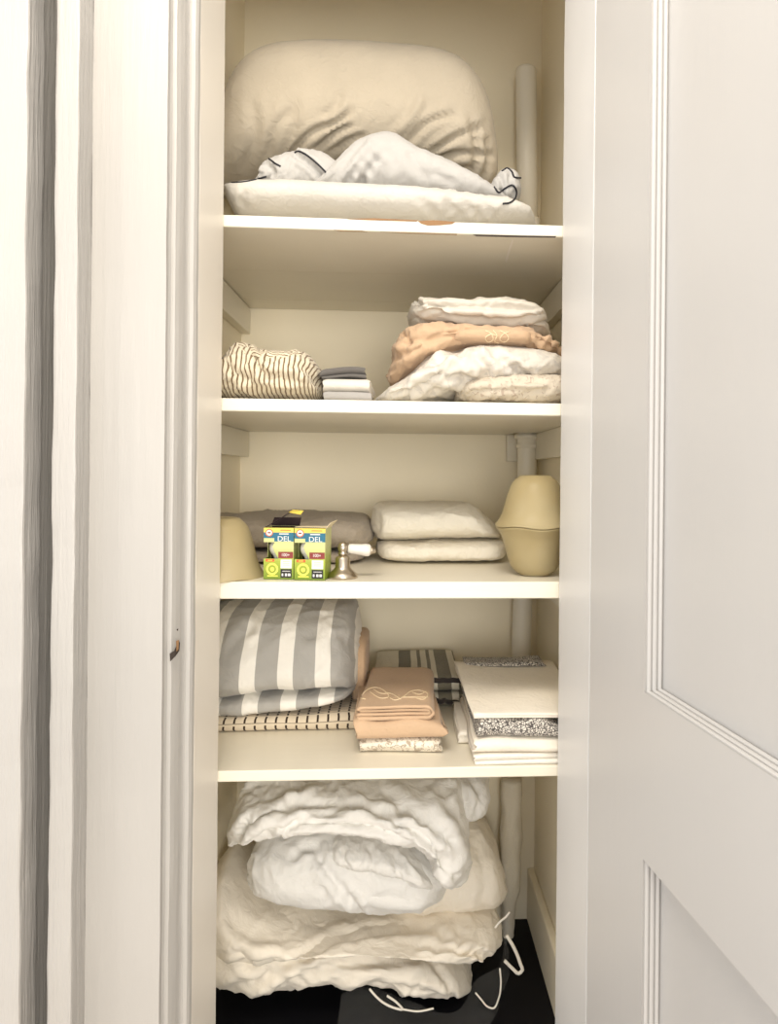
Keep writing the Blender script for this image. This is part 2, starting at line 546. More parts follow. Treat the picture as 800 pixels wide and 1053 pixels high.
ax = lambda x, Y: float(at(x, 488, Y)[0])
ZT = 2.12
xs0 = ax(24.5, .935)
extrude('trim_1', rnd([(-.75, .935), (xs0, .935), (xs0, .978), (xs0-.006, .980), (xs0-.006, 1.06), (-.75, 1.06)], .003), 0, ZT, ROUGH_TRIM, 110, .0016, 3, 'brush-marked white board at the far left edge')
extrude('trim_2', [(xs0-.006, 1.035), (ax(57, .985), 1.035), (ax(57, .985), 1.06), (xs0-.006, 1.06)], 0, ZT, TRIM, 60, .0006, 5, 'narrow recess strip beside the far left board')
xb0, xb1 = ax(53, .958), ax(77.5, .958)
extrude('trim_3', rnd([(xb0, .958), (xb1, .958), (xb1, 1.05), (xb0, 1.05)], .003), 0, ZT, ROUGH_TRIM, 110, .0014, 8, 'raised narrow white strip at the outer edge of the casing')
xc1 = ax(168.5, YJ)
mo = [(xb1, YJ), (xc1, YJ)]
# moulded inner edge: small step, cove, bead, fillet
mx = lambda x, Y: (ax(x, Y), Y)
prof = [mx(168.8, YJ), mx(171, YJ+.008), mx(174, YJ+.013), mx(176, YJ+.013), mx(178, YJ+.0135), mx(182, YJ+.020), mx(186, YJ+.028), mx(189, YJ+.036), mx(191, YJ+.040), mx(193, YJ+.039),
        mx(197, YJ+.041), mx(200, YJ+.046), mx(202, YJ+.052)]
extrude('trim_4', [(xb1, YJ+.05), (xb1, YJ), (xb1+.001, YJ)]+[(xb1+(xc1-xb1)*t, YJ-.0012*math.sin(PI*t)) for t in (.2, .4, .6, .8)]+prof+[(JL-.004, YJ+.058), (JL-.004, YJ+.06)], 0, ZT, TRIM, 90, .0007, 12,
        'wide flat white casing board left of the closet opening')
extrude('trim_5', rnd([(JL-.03, YJ+.055), (JL, YJ+.055), (JL, YF-.004), (JL-.03, YF-.004)], .002), 0, ZT, JAMBP, 80, .0005, 15, 'cream jamb on the left of the closet opening')
extrude('trim_6', rnd([(JR, YJ+.0), (JR+.03, YJ+.0), (JR+.03, YF-.004), (JR, YF-.004)], .002), 0, ZT, JAMBW, 80, .0005, 18, 'jamb on the right of the closet opening, outside light put into its tone')
extrude('trim_7', rnd([(JR+.03, YJ+.02), (JR+.15, YJ+.02), (JR+.15, YJ+.05), (JR+.03, YJ+.05)], .002), 0, ZT, TRIM, 20, .0005, 21, 'white casing hidden behind the open door')
st(MB().box((JL-.12, YJ, 2.1), (JR+.15, YJ+.05, 2.22), .002).box((JL, YJ+.05, 2.08), (JR, YF-.004, 2.1)).build('trim_8', TRIM), 'white head casing over the closet opening', 'trim')
# worn latch mortise on the casing edge: chipped paint patch
def patch(pxy, Y, off=(0, -.0008, 0), mat=CHIP, name='paint_chip', parent=None, thick=.0012, plane=None):
    pts = [np.array(at(x, y, Y if np.isscalar(Y) else Y[k])) for k, (x, y) in enumerate(pxy)]
    a = np.array(pts)+np.array(off)
    n = np.array(off)/np.linalg.norm(off)
    b = a-n*thick
    m = len(pts)
    Fs = [list(range(m)), [m+i for i in range(m)][::-1]]+[(i, m+i, m+(i+1) % m, (i+1) % m) for i in range(m)]
    return mesh_obj(name, np.r_[a, b], Fs, mat, parent, None, False)
t4 = bpy.data.objects['trim_4']
patch([(174.5, 672), (179, 669), (184, 658), (185, 661), (184.5, 669), (180, 675), (175, 680)], [1.009, 1.009, 1.014, 1.016, 1.016, 1.009, 1.009], (.0006, -.002, 0), CHIPD, 'paint_chip', t4)
patch([(181, 659), (184, 657.5), (183.5, 667), (181.5, 670)], [1.009, 1.013, 1.013, 1.009], (.0008, -.0026, 0), CHIP, 'paint_chip', t4)
patch([(181.5, 647), (183.5, 646), (183, 649)], 1.010, (.0006, -.002, 0), CHIPD, 'paint_chip', t4)

# ------------------------------------------------------------------ open door
HD = np.array([ax(607.5, YJ-.008), YJ-.008, 0.0])
dd = -ray(322, 488); dd[2] = 0; dd /= np.linalg.norm(dd)
nn = np.array([dd[1], -dd[0], 0.0])
if nn[0] > 0: nn = -nn
def door_hit(x, y):
    r = ray(x, y); t = ((HD-EYE)@nn)/(r@nn); P = EYE+r*t
    return float((P-HD)@dd), float(P[2])
s1, zb_ = door_hit(663, 712); s2, _ = door_hit(684, 600)
_, zl = door_hit(659, 881)
DW, DTH = .66, .040
def dpt(s, h, z): return HD+dd*s+nn*h+np.array([0, 0, z])
def door_frame():
    m = MB()
    ss = [0.004, s1, DW-.10, DW]; zs = [.012, .22, zl, zb_, 1.93, 2.06]
    def quad(a, b, c, d, h, flip=False):
        V = [dpt(a, h, c), dpt(b, h, c), dpt(b, h, d), dpt(a, h, d)]
        m.add(V, [(0, 3, 2, 1) if flip else (0, 1, 2, 3)])
    for h, fl in ((0, False), (-DTH, True)):
        for i in range(3):
            for k in range(5):
                if i == 1 and k in (1, 3): continue
                quad(ss[i], ss[i+1], zs[k], zs[k+1], h, fl)
    for (a, b) in (((ss[0], zs[0]), (ss[3], zs[0])), ((ss[3], zs[0]), (ss[3], zs[5])), ((ss[3], zs[5]), (ss[0], zs[5])), ((ss[0], zs[5]), (ss[0], zs[0]))):
        m.add([dpt(a[0], 0, a[1]), dpt(b[0], 0, b[1]), dpt(b[0], -DTH, b[1]), dpt(a[0], -DTH, a[1])], [(0, 3, 2, 1)])
    return m
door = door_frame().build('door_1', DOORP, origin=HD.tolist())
st(door, 'open white panelled door on the right of the closet', 'door')
PROF = [(0, 0), (-.15, -.0006), (-.2, -.0022), (.1, -.0026), (.22, -.0040), (.25, -.0058), (.2, -.0066), (-.02, -.0070), (-.02, -.0082), (.25, -.0086), (.4, -.010),
        (.42, -.0120), (.36, -.0128), (.15, -.0132), (.15, -.0144), (.45, -.0148), (.62, -.0160), (.66, -.0176), (.55, -.0184), (.30, -.0188), (.30, -.0202), (1.0, -.0200)]
w = .0085
def moulding(z0, z1, sc=1.0):
    m = MB(); V = []; n = len(PROF)
    for (t, h) in PROF:
        i = t*w*sc
        V += [dpt(s1+i, h, z0+i), dpt(DW-.10-i, h, z0+i), dpt(DW-.10-i, h, z1-i), dpt(s1+i, h, z1-i)]
    m.add(V, [(k*4+j, k*4+(j+1) % 4, (k+1)*4+(j+1) % 4, (k+1)*4+j) for k in range(n-1) for j in range(4)])
    p = MB(); i = w*sc; h0 = PROF[-1][1]
    a, b = s1+i, DW-.10-i
    V = [dpt(a, h0, z0+i), dpt(b, h0, z0+i), dpt(b, h0, z1-i), dpt(a, h0, z1-i)]
    V += [v-nn*.010 for v in V]
    p.add(V, [(0, 1, 2, 3), (7, 6, 5, 4)]+[(j, 4+j, 4+(j+1) % 4, (j+1) % 4) for j in range(4)])
    return m, p
for (z0, z1) in ((zb_, 1.93), (.22, zl)):
    m, p = moulding(z0, z1)
    m.build('moulding', DOORP, door); p.build('panel', DOORP, door)

# ------------------------------------------------------------------ shelves
PYN = 1.698
def shelf(ytop, ybot, label, boards, cleat_h, patches=()):
    zt, zb = zat(402, ytop, YF), zat(402, ybot, YF)
    e = empty('closet_shelf', ((XL+XR)/2, YF, zb), label, 'shelf')
    for k, (y0, y1) in enumerate(boards):
        za, zc = zb+(.0 if k == 0 else .0015), zt-(0 if k == 0 else .001)
        m = MB().box((XL+.001, y0, za), (XR-.001, min(y1, PYN), zc), .0022)
        if y1 > PYN:      # the back edge is notched round the pipe
            xp = float(at(542, (ytop+ybot)/2, 1.735)[0])-(.016 if ytop > 700 else .004 if ytop > 500 else 0)
            m.box((XL+.001, PYN, za), (xp-.036, y1, zc)).box((xp+.036, PYN, za), (XR-.001, y1, zc))
        m.build('board', SHELFP, e)
    if cleat_h:
        for s in (-1, 1):
            x0, x1 = (XL+.001, XL+.022) if s < 0 else (XR-.022, XR-.001)
            MB().box((x0, YF+.012, zb-cleat_h), (x1, YB-.003, zb-.0005), .0015).build('cleat', SHELFP, e)
    return e, zt, zb
sh1, Z1, Z1b = shelf(226, 238.3, 'cream closet shelf under the large pillow, front paint flaked to brown', [(YF, 1.455), (1.4575, YB-.002)], .062)
sh2, Z2, Z2b = shelf(412, 425.2, 'cream closet shelf carrying the crumpled sheets and striped cloth', [(YF, YB-.002)], .062)
sh3, Z3, Z3b = shelf(598.2, 615.8, 'cream closet shelf carrying the bulb boxes and towels', [(YF, YB-.002)], .06)
sh4, Z4, Z4b = shelf(790, 801.5, 'cream closet shelf carrying the grey striped blanket', [(YF, YB-.002)], .05)
MB().box((.262, YB-.022, Z2b-.066), (XR-.0225, YB-.001, Z2b-.0005), .0015).build('cleat', SHELFP, sh2)
def under(x, y):
    r = ray(x, y); return float(r[1]*(Z1b-EYE[2])/r[2])
pu = [(519.5, 268), (521, 269.5), (524.5, 258), (528, 247), (527, 246), (523, 256)]
patch(pu, [under(*q) for q in pu], (0, 0, -.0009), JAMBP, 'scratch', sh1, .0008)
# flaked paint on the front edge of the top shelf
fr = (0, -.0009, 0)
patch([(430, 227.5), (446, 226.6), (468, 228.2), (465, 230.4), (452, 231.6), (440, 232), (433, 230)], YF, fr, CHIP, 'bare_patch', sh1, .001)
patch([(357, 225.2), (385, 224.6), (430, 226.7), (428, 227.8), (380, 226.4)], YF, fr, CHIP, 'bare_patch', sh1, .001)
patch([(343, 236.6), (372, 237.2), (378, 238.6), (350, 238.2)], YF, fr, CRACK, 'bare_patch', sh1, .001)
patch([(391, 238.6), (436, 239.4), (470, 240.6), (470, 241.9), (420, 240.3)], YF, fr, CRACK, 'bare_patch', sh1, .001)
patch([(486, 241.2), (530, 242.2), (572, 243), (571, 244.4), (520, 243.8), (490, 242.9)], YF, fr, CHIPD, 'bare_patch', sh1, .001)
# ------------------------------------------------------------------ pipe
def pipe():
    yp = 1.735
    e = empty('standpipe', at(523, 930, yp), 'white painted pipe rising through all shelves in the right back corner', 'pipe')
    P = lambda x, y: at(x, y, yp)
    r = .0255
    tp = P(541, 74)
    cap = [tp+np.array([0, 0, h]) for h in (0, .006, .010, .012)]
    m = MB(); m.tube([P(542.5, 226), P(541.5, 150), tp]+cap[1:], [r*.98, r, r, r*.93, r*.72, r*.3], 20); m.build('pipe_run', PIPEP, e, True)
    m = MB(); m.tube([P(545, 225.8), P(543, 330), P(543, 411), P(542, 470), P(540, 560), P(538, 598), P(535.5, 680), P(533, 790)], r*.92, 20); m.build('pipe_run', PIPEP, e, True)
    # collar below the middle shelf
    zc = Z2b-.001; c = P(543, 446)
    m = MB(); m.lathe([(r*.9, -.034), (r*1.12, -.033), (r*1.15, -.024), (r*1.02, -.022), (r*1.04, -.012), (r*1.3, -.010), (r*1.32, -.001), (r*.9, 0)], (c[0], c[1], zc), 28); m.build('collar', PIPEP, e, True)
    # lump-wrapped lower run
    n, k = 60, 22
    ctr = spline([P(526, 801), P(525.5, 850), P(524.5, 893), P(524, 920), P(523, 945), P(522.5, 985), P(522, 1000)], n)
    rad = np.interp(np.linspace(0, 1, n), [0, .2, .42, .56, .66, .8, 1], [.025, .0265, .0265, .024, .0165, .013, .013])
    V = np.empty((n, k, 3))
    for j in range(k):
        t = 2*PI*j/k
        V[:, j] = ctr+np.c_[rad*math.cos(t), rad*math.sin(t), 0*rad]
    V += gnormals(V)*(.0035*fbm(V*np.array([38, 38, 20]), 3, 5))[..., None]
    grid_obj('wrapped_run', V, LUMPY, e)
    return e
pipe()

def soft_obj(name, V, mat, parent=None, **kw):
    return grid_obj(name, V, mat, parent, flip=True, **kw)

# ------------------------------------------------------------------ top shelf
WHITE = cloth('white_cotton', (.56, .535, .49))
PILLOWC = cloth('ivory_pillowcase', (.475, .42, .335), (38, .002, .35))
COOLW = cloth('cool_white_cotton', (.46, .45, .435), (30, .002, .3))
PIPING = plain('navy_piping', (.012, .012, .018), .7)

# big pillow
top = [(212, 175), (218, 135), (226, 110), (236, 84), (246, 68), (262, 53), (290, 45.5), (330, 43.5), (370, 44.5), (405, 47), (440, 51), (462, 57), (478, 66), (494, 84), (506, 107), (512, 130), (514.5, 155), (515.5, 176)]
bot = [(212, 182), (222, 188), (240, 186), (262, 178), (300, 172), (360, 172), (420, 176), (462, 186), (490, 196), (504, 198), (513, 190), (515.5, 180)]
V = blob_grid(top, bot, 1.385, .33, 2.7, Yt=1.48, Yb=1.48, nu=44, nv=44, ends=7)
PST = [([(250, 178), (262, 140), (258, 100)], .012, -.004), ([(296, 168), (318, 138), (352, 122), (364, 110)], .007, -.010), ([(322, 156), (344, 138), (362, 128)], .006, -.009), ([(340, 158), (356, 146), (376, 138)], .006, -.007),
       ([(418, 150), (440, 126), (472, 116)], .007, -.010), ([(440, 160), (474, 138), (502, 128)], .007, -.010), ([(440, 168), (470, 158), (508, 160)], .007, -.008), ([(405, 140), (425, 118), (436, 96)], .010, .007),
       ([(296, 172), (300, 140), (300, 96)], .016, -.004), ([(478, 190), (490, 160), (484, 118)], .009, -.007), ([(455, 190), (470, 175), (486, 172)], .006, -.007), ([(494, 190), (503, 165), (500, 140)], .007, -.006),
       ([(276, 165), (285, 130), (300, 112)], .010, -.004), ([(330, 120), (345, 108), (352, 92)], .008, -.005)]
zf = np.clip((1.62-V[..., 2])/.10, 0, 1)
xr = np.clip((V[..., 0]+.02)/.15, 0, 1)
V = crumple(V, .05*zf+.04*xr, .045*zf+.05*xr, 150, .003, .2, .002, 3, nk=22)
V = upres(V, 3, 3)
for q in PST: V = stroke(V, q[0], q[1], q[2]*1.15)
zf = np.clip((1.66-V[..., 2])/.13, .12, 1); xr = np.clip((V[..., 0]+.05)/.2, .3, 1)
V = wrinkles(V, .0075, (13, 13, 26), .75, 4, mask=zf*xr)
V = wrinkles(V, .004, (16, 16, 9), .2, 14, mask=np.clip((1.70-V[..., 2])/.13, .1, 1))
V = crumple(V, .02*zf*xr, .015*zf*xr, 40, .004, .15, .0006, 8, nk=40)
tag(soft_obj('pillow', V, PILLOWC), 'large plump ivory pillow standing on the top shelf', 'pillow')

# flat white pillow along the shelf edge
top = [(229, 187), (236, 187.5), (250, 190), (300, 190.5), (345, 193), (372, 194.5), (420, 197), (470, 203), (500, 208), (525, 211), (540, 216), (549, 225), (553, 230)]
bot = [(229, 188.5), (234, 193), (240, 206), (247, 218), (254, 221), (300, 222), (372, 225.5), (430, 227.5), (500, 230), (535, 231.2), (553, 232)]
V = blob_grid(top, bot, YF+.012, .40, 2.3, Yt=1.31, Yb=1.22, nu=60, nv=36, ends=16, smooth=1)
for p, d_ in [([(432, 205), (446, 218), (452, 226)], -.004), ([(455, 208), (470, 218), (474, 227)], -.004), ([(476, 210), (490, 219), (492, 228)], -.004), ([(500, 212), (508, 221), (508, 229)], -.003), ([(255, 196), (250, 206), (252, 216)], -.004)]:
    V = stroke(V, p, .006, d_)
V = upres(V, 3, 3)
xr = np.clip((V[..., 0]-.0)/.12, .2, 1)
V = wrinkles(V, .005, (24, 12, 7), -.35, 21, mask=xr)
V = crumple(V, .015*xr, .01*xr, 40, .004, .18, .0006, 18, nk=35)
V[..., 2] = np.maximum(V[..., 2], Z1+.0006)
tag(soft_obj('pillow', V, WHITE), 'flat white pillow lying along the front edge of the top shelf', 'pillow')

# crumpled white duvet cover with dark piping between the two pillows
cov = empty('duvet_cover', at(400, 205, 1.30), 'crumpled white duvet cover with dark piping squeezed between two pillows', 'duvet cover')
def lump(top, bot, Yf, D, seed, g=.06, strokes=(), n=2.3, Yt=None, Yb=None, nu=36, nv=36, ends=4.0, mat=None, name='fold', parent=None, fine=3, kf=.003, lo=0.0, per=2.6, lean=0.0, zmin=None, ret=False, wr=None):
    V = blob_grid(top, bot, Yf, D, n, Yt=Yt, Yb=Yb, nu=nu, nv=nv, ends=ends, lean=lean)
    for s in strokes: V = stroke(V, *s)
    if lo: V = crumple(V, lo, lo, 130, .004, .2, .002, seed+50, nk=28)
    V = upres(V, fine, fine)
    if wr:
        V = wrinkles(V, *wr)
        V = wrinkles(V, wr[0]*.34, tuple(2.6*q for q in wr[1]), wr[2]+.35, wr[3]+1)
    if g: V = crumple(V, g, g, 70, kf, .18, .0006, seed, nk=38)
    if zmin is not None: V[..., 2] = np.maximum(V[..., 2], zmin)
    if ret: return V
    return soft_obj(name, V, mat, parent)
# main mound
V = lump([(318, 192), (335, 178), (350, 162), (365, 147), (380, 138), (396, 134), (408, 136), (417, 144), (424, 152), (440, 157), (458, 165), (475, 175), (492, 184), (508, 193), (522, 202), (528, 206)],
         [(318, 193), (340, 194.5), (372, 196), (420, 198), (470, 203), (505, 209), (528, 208)], YF+.055, .125, 31, .015,
         [([(340, 196), (366, 166), (384, 144)], .007, .006), ([(372, 198), (376, 178), (392, 156)], .006, -.009), ([(358, 194), (380, 165), (392, 148)], .006, .004), ([(392, 196), (394, 170), (400, 150)], .010, -.004),
          ([(424, 154), (430, 172), (444, 186)], .010, -.005), ([(440, 160), (446, 176), (470, 190)], .008, -.003)], Yt=1.30, Yb=1.29, lo=.0, ret=True, wr=(.005, (16, 10, 6), -.75, 61))
soft_obj('fold', V, COOLW, cov)
V = lump([(258, 186), (268, 174), (272, 165), (285, 157), (300, 152), (318, 149.5), (330, 151), (344, 160), (352, 168), (356, 178), (358, 186)],
         [(258, 188), (280, 191.5), (310, 193), (340, 194), (358, 190)], YF+.075, .11, 35, .04,
         [([(300, 156), (318, 168), (336, 190)], .006, -.007), ([(272, 168), (280, 176), (276, 188)], .006, -.006), ([(306, 154), (326, 166), (346, 186)], .008, .003)], Yt=1.295, Yb=1.29, ret=True, wr=(.005, (14, 10, 24), .6, 63))
soft_obj('fold', V, COOLW, cov)
V = lump([(500, 197), (508, 184), (514, 174), (522, 171.5), (530, 175), (535.5, 184), (537, 194)], [(500, 199), (508, 206), (520, 210), (529, 208), (537, 197)], YF+.085, .12, 37, .05,
         [([(512, 180), (518, 190), (514, 202)], .005, -.005), ([(526, 176), (524, 190), (532, 200)], .005, -.004)], Yt=1.32, Yb=1.30, nu=24, nv=24, ret=True)
soft_obj('fold', V, COOLW, cov)
def edge_cord(pts, Y, rad, mat, parent, name='piping', n=24, lift=.0):
    P = np.array([at(x, y, Y if np.isscalar(Y) else np.interp(k, np.linspace(0, len(pts)-1, len(Y)), Y)) for k, (x, y) in enumerate(pts)])
    P = spline(P, n)
    return MB().tube(P, rad, 8).build(name, mat, parent, True)

def onto(pts, objs, n=30, lift=.001):
    """drop photo points onto the visible surface of the given objects"""
    from mathutils.bvhtree import BVHTree
    pp = spline(np.array(pts, float), n); out = []
    bv = []
    for o in objs:
        off = Vector((0, 0, 0)); p = o
        while p is not None: off = off+p.location; p = p.parent
        bv.append(BVHTree.FromPolygons([v.co+off for v in o.data.vertices], [tuple(f.vertices) for f in o.data.polygons]))
    last = None
    for (x, y) in pp:
        d = Vector(ray(x, y)).normalized(); best = None
        for b in bv:
            h = b.ray_cast(Vector(EYE), d)
            if h[0] is not None and (best is None or h[3] < best): best = h[3]
        if best is None: best = last
        if best is not None:
            out.append(np.array(Vector(EYE)+d*(best-lift))); last = best
    return np.array(out)
kids = [o for o in cov.children]
for pts in ([(303, 157), (306, 155.5), (312, 157.5), (320, 163), (328, 170), (335, 177)], [(271, 161.5), (276, 163), (283, 168), (288.5, 171)], [(232.5, 188), (250, 187), (262, 185), (274, 181.5)],
            [(508, 192), (513, 198), (519, 194), (527, 190.5), (531, 196), (529, 205), (524, 208.5), (517, 209.5)], [(516, 176), (522, 173), (526, 176), (529, 182), (536, 183)]):
    P = onto(pts, kids+[bpy.data.objects['pillow.001']])
    if len(P) > 4: MB().tube(P, .0016, 8).build('piping', PIPING, cov, True)
# ------------------------------------------------------------------ second shelf
STRIPED = cloth('cream_ticking_stripe', (.68, .61, .475), (40, .002, .3), pattern=two_tone(stripes('u', .0086, [(0, 0.0), (.68, 1.0)], jit=.010), (.17, .115, .065)))
STRIPED2 = cloth('cream_ticking_stripe_cross', (.68, .61, .475), (40, .002, .3), pattern=two_tone(stripes('v', .0086, [(0, 0.0), (.68, 1.0)], slant=.35, jit=.010), (.17, .115, .065)))
GREYC = cloth('slate_grey_cotton', (.13, .12, .112), (60, .0012, .3))
GREYL = cloth('mid_grey_cotton', (.36, .345, .33), (60, .0012, .3))
TAN = cloth('tan_linen', (.57, .40, .262), (45, .0018, .3), (700, .0004, .4))
PALE = cloth('pale_patterned_sheet', (.68, .64, .575), (40, .002, .3), pattern=lambda nt, base: mixc(nt, ramp(nt, noise_node(nt, 34, 2, .5, mapping(nt, (1, 1, 1)), 1.5).outputs[0], [(.52, (0, 0, 0)), (.6, (1, 1, 1))]), base, (.56, .53, .485)))
CREAMP = cloth('beige_printed_sheet', (.62, .555, .455), (45, .002, .4), pattern=lambda nt, base: mixc(nt, ramp(nt, noise_node(nt, 70, 1, .5, mapping(nt, (1, 1, 1)), 2).outputs[0], [(.6, (0, 0, 0)), (.66, (1, 1, 1))]), base, (.45, .37, .30)))
CRISP = cloth('white_sheet', (.66, .62, .55), (40, .0015, .25))
YA = YF+.02

b = empty('striped_sheet', at(281, 408, YA), 'loosely bundled cream sheet with thin brown stripes at the left of its shelf', 'sheet')
V = lump([(205, 378), (216, 372), (232, 371), (240, 360), (246, 354.5), (254, 355), (261, 360.5), (270, 364), (284, 364.5), (300, 363), (314, 364.5), (320, 370), (325, 378), (329, 388), (332, 398), (333, 404)],
         [(205, 408), (240, 408.5), (300, 409), (328, 408.5), (333, 406)], YA, .24, 71, .05, [([(262, 362), (272, 384), (312, 392)], .006, -.009), ([(296, 372), (318, 384), (330, 400)], .006, -.006), ([(232, 372), (245, 386), (262, 392)], .006, -.008)],
         n=2.6, Yt=1.30, Yb=1.25, nu=40, nv=36, ends=6, zmin=Z2+.0006, ret=True, wr=(.008, (14, 14, 30), .4, 72), lo=.05)
soft_obj('lower_fold', V, STRIPED, b)
V = lump([(232, 374), (240, 361), (246, 353), (256, 354), (268, 362), (290, 363), (312, 363), (319, 370), (320, 377)], [(232, 380), (250, 384), (275, 382), (300, 378), (318, 379), (320, 378)], YA+.012, .18, 75, .05,
         [([(254, 356), (262, 370), (274, 376)], .005, -.007)], n=2.3, Yt=1.29, Yb=1.26, nu=34, nv=30, ends=5, ret=True, wr=(.007, (26, 14, 12), -.5, 77), lo=.04)
soft_obj('upper_fold', V, STRIPED2, b)
# cloth trio beside it
def stack_item(name, px0, px1, yb, yt, Y, D, visits, mat, label=None, cat=None, parent=None, h=None, rz=0.0, tilt=0.0, fn=None, dx=0.0, zb=None, soft=.012, nx=44, nd=22, group=None, dents=None, part=None, **kw):
    """folded cloth with its front fold spanning px0..px1, bottom yb and top yt, at depth Y"""
    A, B = at(px0, yb, Y), at(px1, yb, Y)
    xm = (px0+px1)/2
    z0 = at(xm, yb, Y)[2] if zb is None else zb; z1 = at(xm, yt, Y)[2]
    W = B[0]-A[0]
    if h is not None: z1 = z0+h
    V, us, vs = fold_grid(W, D, z1-z0, visits, nx=nx, nd=nd, **kw)
    if fn is not None: V = fn(V, W, D, z1-z0)
    if soft:
        V = crumple(V, soft, soft, 60, .01, .12, .0012, kw.get('seed', 0), nk=16)
        H_ = z1-z0; e_ = np.clip((np.abs(V[..., 0])/(W/2)-.8)/.2, 0, 1.2); V[..., 2] -= .10*H_*e_**2*np.clip(V[..., 2]/H_, 0, 1)
    V = place(V, ((A[0]+B[0])/2+dx, Y, z0), rz, tilt)
    V[..., 2] = np.maximum(V[..., 2], z0+.0001)
    if dents is not None: V = dents(V)
    o = grid_obj(part or name, V, mat, parent, cap='strip', us=us, vs=vs, flip=False)
    if label: tag(o, label, cat, group)
    return o
zt0 = Z2+.0008
def zpx(x, y, Y): return zat(x, y, Y)
stack_item('napkin', 333, 382, 408.5, 402.5, 1.235, .15, [0, 1], GREYL, 'mid grey folded napkin under the white one beside the striped bundle', 'napkin', zb=zt0, wav=.001, wob=.003, seed=5, rz=.05)
za = zpx(357, 402.3, 1.235)
stack_item('napkin', 332, 380, 402, 389, 1.240, .14, [0, 3, 2, 1], CRISP, 'white folded napkin between two grey napkins', 'napkin', zb=za, wav=.002, wob=.003, seed=6, rz=-.02)
zb2 = zpx(357, 389.3, 1.24)
def gfn(V, W, D, H):
    y = V[..., 1]/D; x = V[..., 0]/W
    V[..., 2] += .018*y*np.clip(.35-x, 0, 1)+.004*np.sin(3*x+1)
    return V
stack_item('napkin', 331, 377, 389, 378, 1.245, .15, [0, 2, 1], GREYC, 'dark grey napkin on top of the white one, loosely folded', 'napkin', zb=zb2, wav=.004, wob=.006, seed=7, fn=gfn, rz=.12, start_far=False)

# right pile
V = lump([(468, 404), (474, 392), (490, 387), (520, 384), (560, 382), (590, 384), (600, 392)], [(468, 409), (490, 414), (530, 416), (570, 417), (600, 416)], YA+.0, .30, 81, .03,
         [([(480, 405), (510, 400), (545, 404), (570, 400)], .006, -.008), ([(500, 392), (530, 394), (560, 390)], .005, -.006)], n=2.6, Yt=1.27, Yb=1.25, nu=40, nv=30, ends=6, zmin=Z2+.0006, ret=True, wr=(.007, (9, 9, 26), .1, 82))
tag(soft_obj('bed_sheet', V, CREAMP), 'beige bed sheet with a faint print, lowest of its pile, under the pale crumpled sheet', 'sheet')
V = lump([(384, 407), (393, 402), (404, 394), (418, 382), (434, 369), (446, 361), (460, 356.5), (487, 352), (510, 352), (531, 354), (550, 357), (573, 362), (592, 370), (600, 378)],
         [(384, 409.5), (400, 410), (430, 411), (455, 408), (475, 402), (500, 398), (525, 398), (545, 393), (560, 391), (580, 392), (600, 386)], YA+.012, .32, 85, .03,
         [([(404, 402), (425, 384), (452, 370), (478, 358)], .007, -.010), ([(418, 404), (442, 392), (470, 388), (492, 392)], .006, -.011), ([(430, 398), (450, 386), (462, 376)], .005, -.007),
          ([(486, 364), (500, 380), (498, 392)], .008, -.010), ([(505, 362), (530, 380), (548, 386)], .007, -.008), ([(462, 396), (490, 404), (520, 398)], .005, .006), ([(526, 372), (540, 388), (560, 394)], .006, -.008),
          ([(446, 368), (470, 372), (486, 386)], .006, .006), ([(400, 406), (430, 402), (456, 400)], .005, -.008)], n=2.5, Yt=1.29, Yb=1.25, nu=50, nv=36, ends=5, ret=True, wr=(.008, (7, 9, 18), .6, 87), lo=.02)
tag(soft_obj('bed_sheet', V, PALE), 'pale crumpled bed sheet with a faint grey pattern below the tan sheet', 'sheet')
tan = empty('bed_sheet', at(480, 352, 1.29), 'tan folded bed sheet with a cream embroidered border under the white sheet', 'sheet')
V = lump([(398, 376), (403, 366), (407, 345), (412, 339), (422, 335), (432, 330), (450, 329.5), (478, 332), (505, 336), (531, 337), (548, 341), (560, 348), (572, 356), (584, 364)],
         [(398, 379), (401, 389), (408, 391), (424, 381), (444, 368), (466, 358), (487, 354), (531, 356), (560, 362), (584, 368)], YA+.035, .30, 91, .03,
         [([(410, 352), (430, 348), (455, 340), (478, 334)], .006, -.010), ([(402, 372), (430, 356), (462, 346), (490, 342)], .006, -.009), ([(412, 340), (420, 350), (412, 362)], .006, -.010), ([(550, 344), (560, 352), (574, 362)], .005, -.007)],
         n=2.5, Yt=1.30, Yb=1.275, nu=44, nv=34, ends=6, ret=True, wr=(.008, (12, 12, 30), .45, 93), lo=.04)
soft_obj('sheet', V, TAN, tan)
V = lump([(462, 344), (470, 339), (490, 336.5), (520, 337.5), (545, 339.5), (548, 344)], [(462, 349), (480, 352), (510, 353.5), (540, 353), (548, 350)], YA+.022, .2, 94, .02, [], n=3.2, Yt=1.27, Yb=1.25, nu=30, nv=26, ends=10, ret=True, wr=(.003, (12, 12, 26), .0, 94))
fb = soft_obj('border_fold', V, TAN, tan)
EMBR = plain('cream_thread', (.82, .68, .46), .7)
for pts in ([(499, 340), (505, 343), (507, 349), (502, 352), (499, 348), (504, 344), (511, 345)], [(514, 340), (520, 343), (523, 348), (518, 352), (514, 349), (517, 344), (524, 341)], [(507, 339.5), (511, 345), (509, 351), (513, 353)]):
    P = onto(pts, [fb], 26, .0006)
    if len(P) > 4: MB().tube(P, .00085, 6).build('embroidery', EMBR, tan, True)
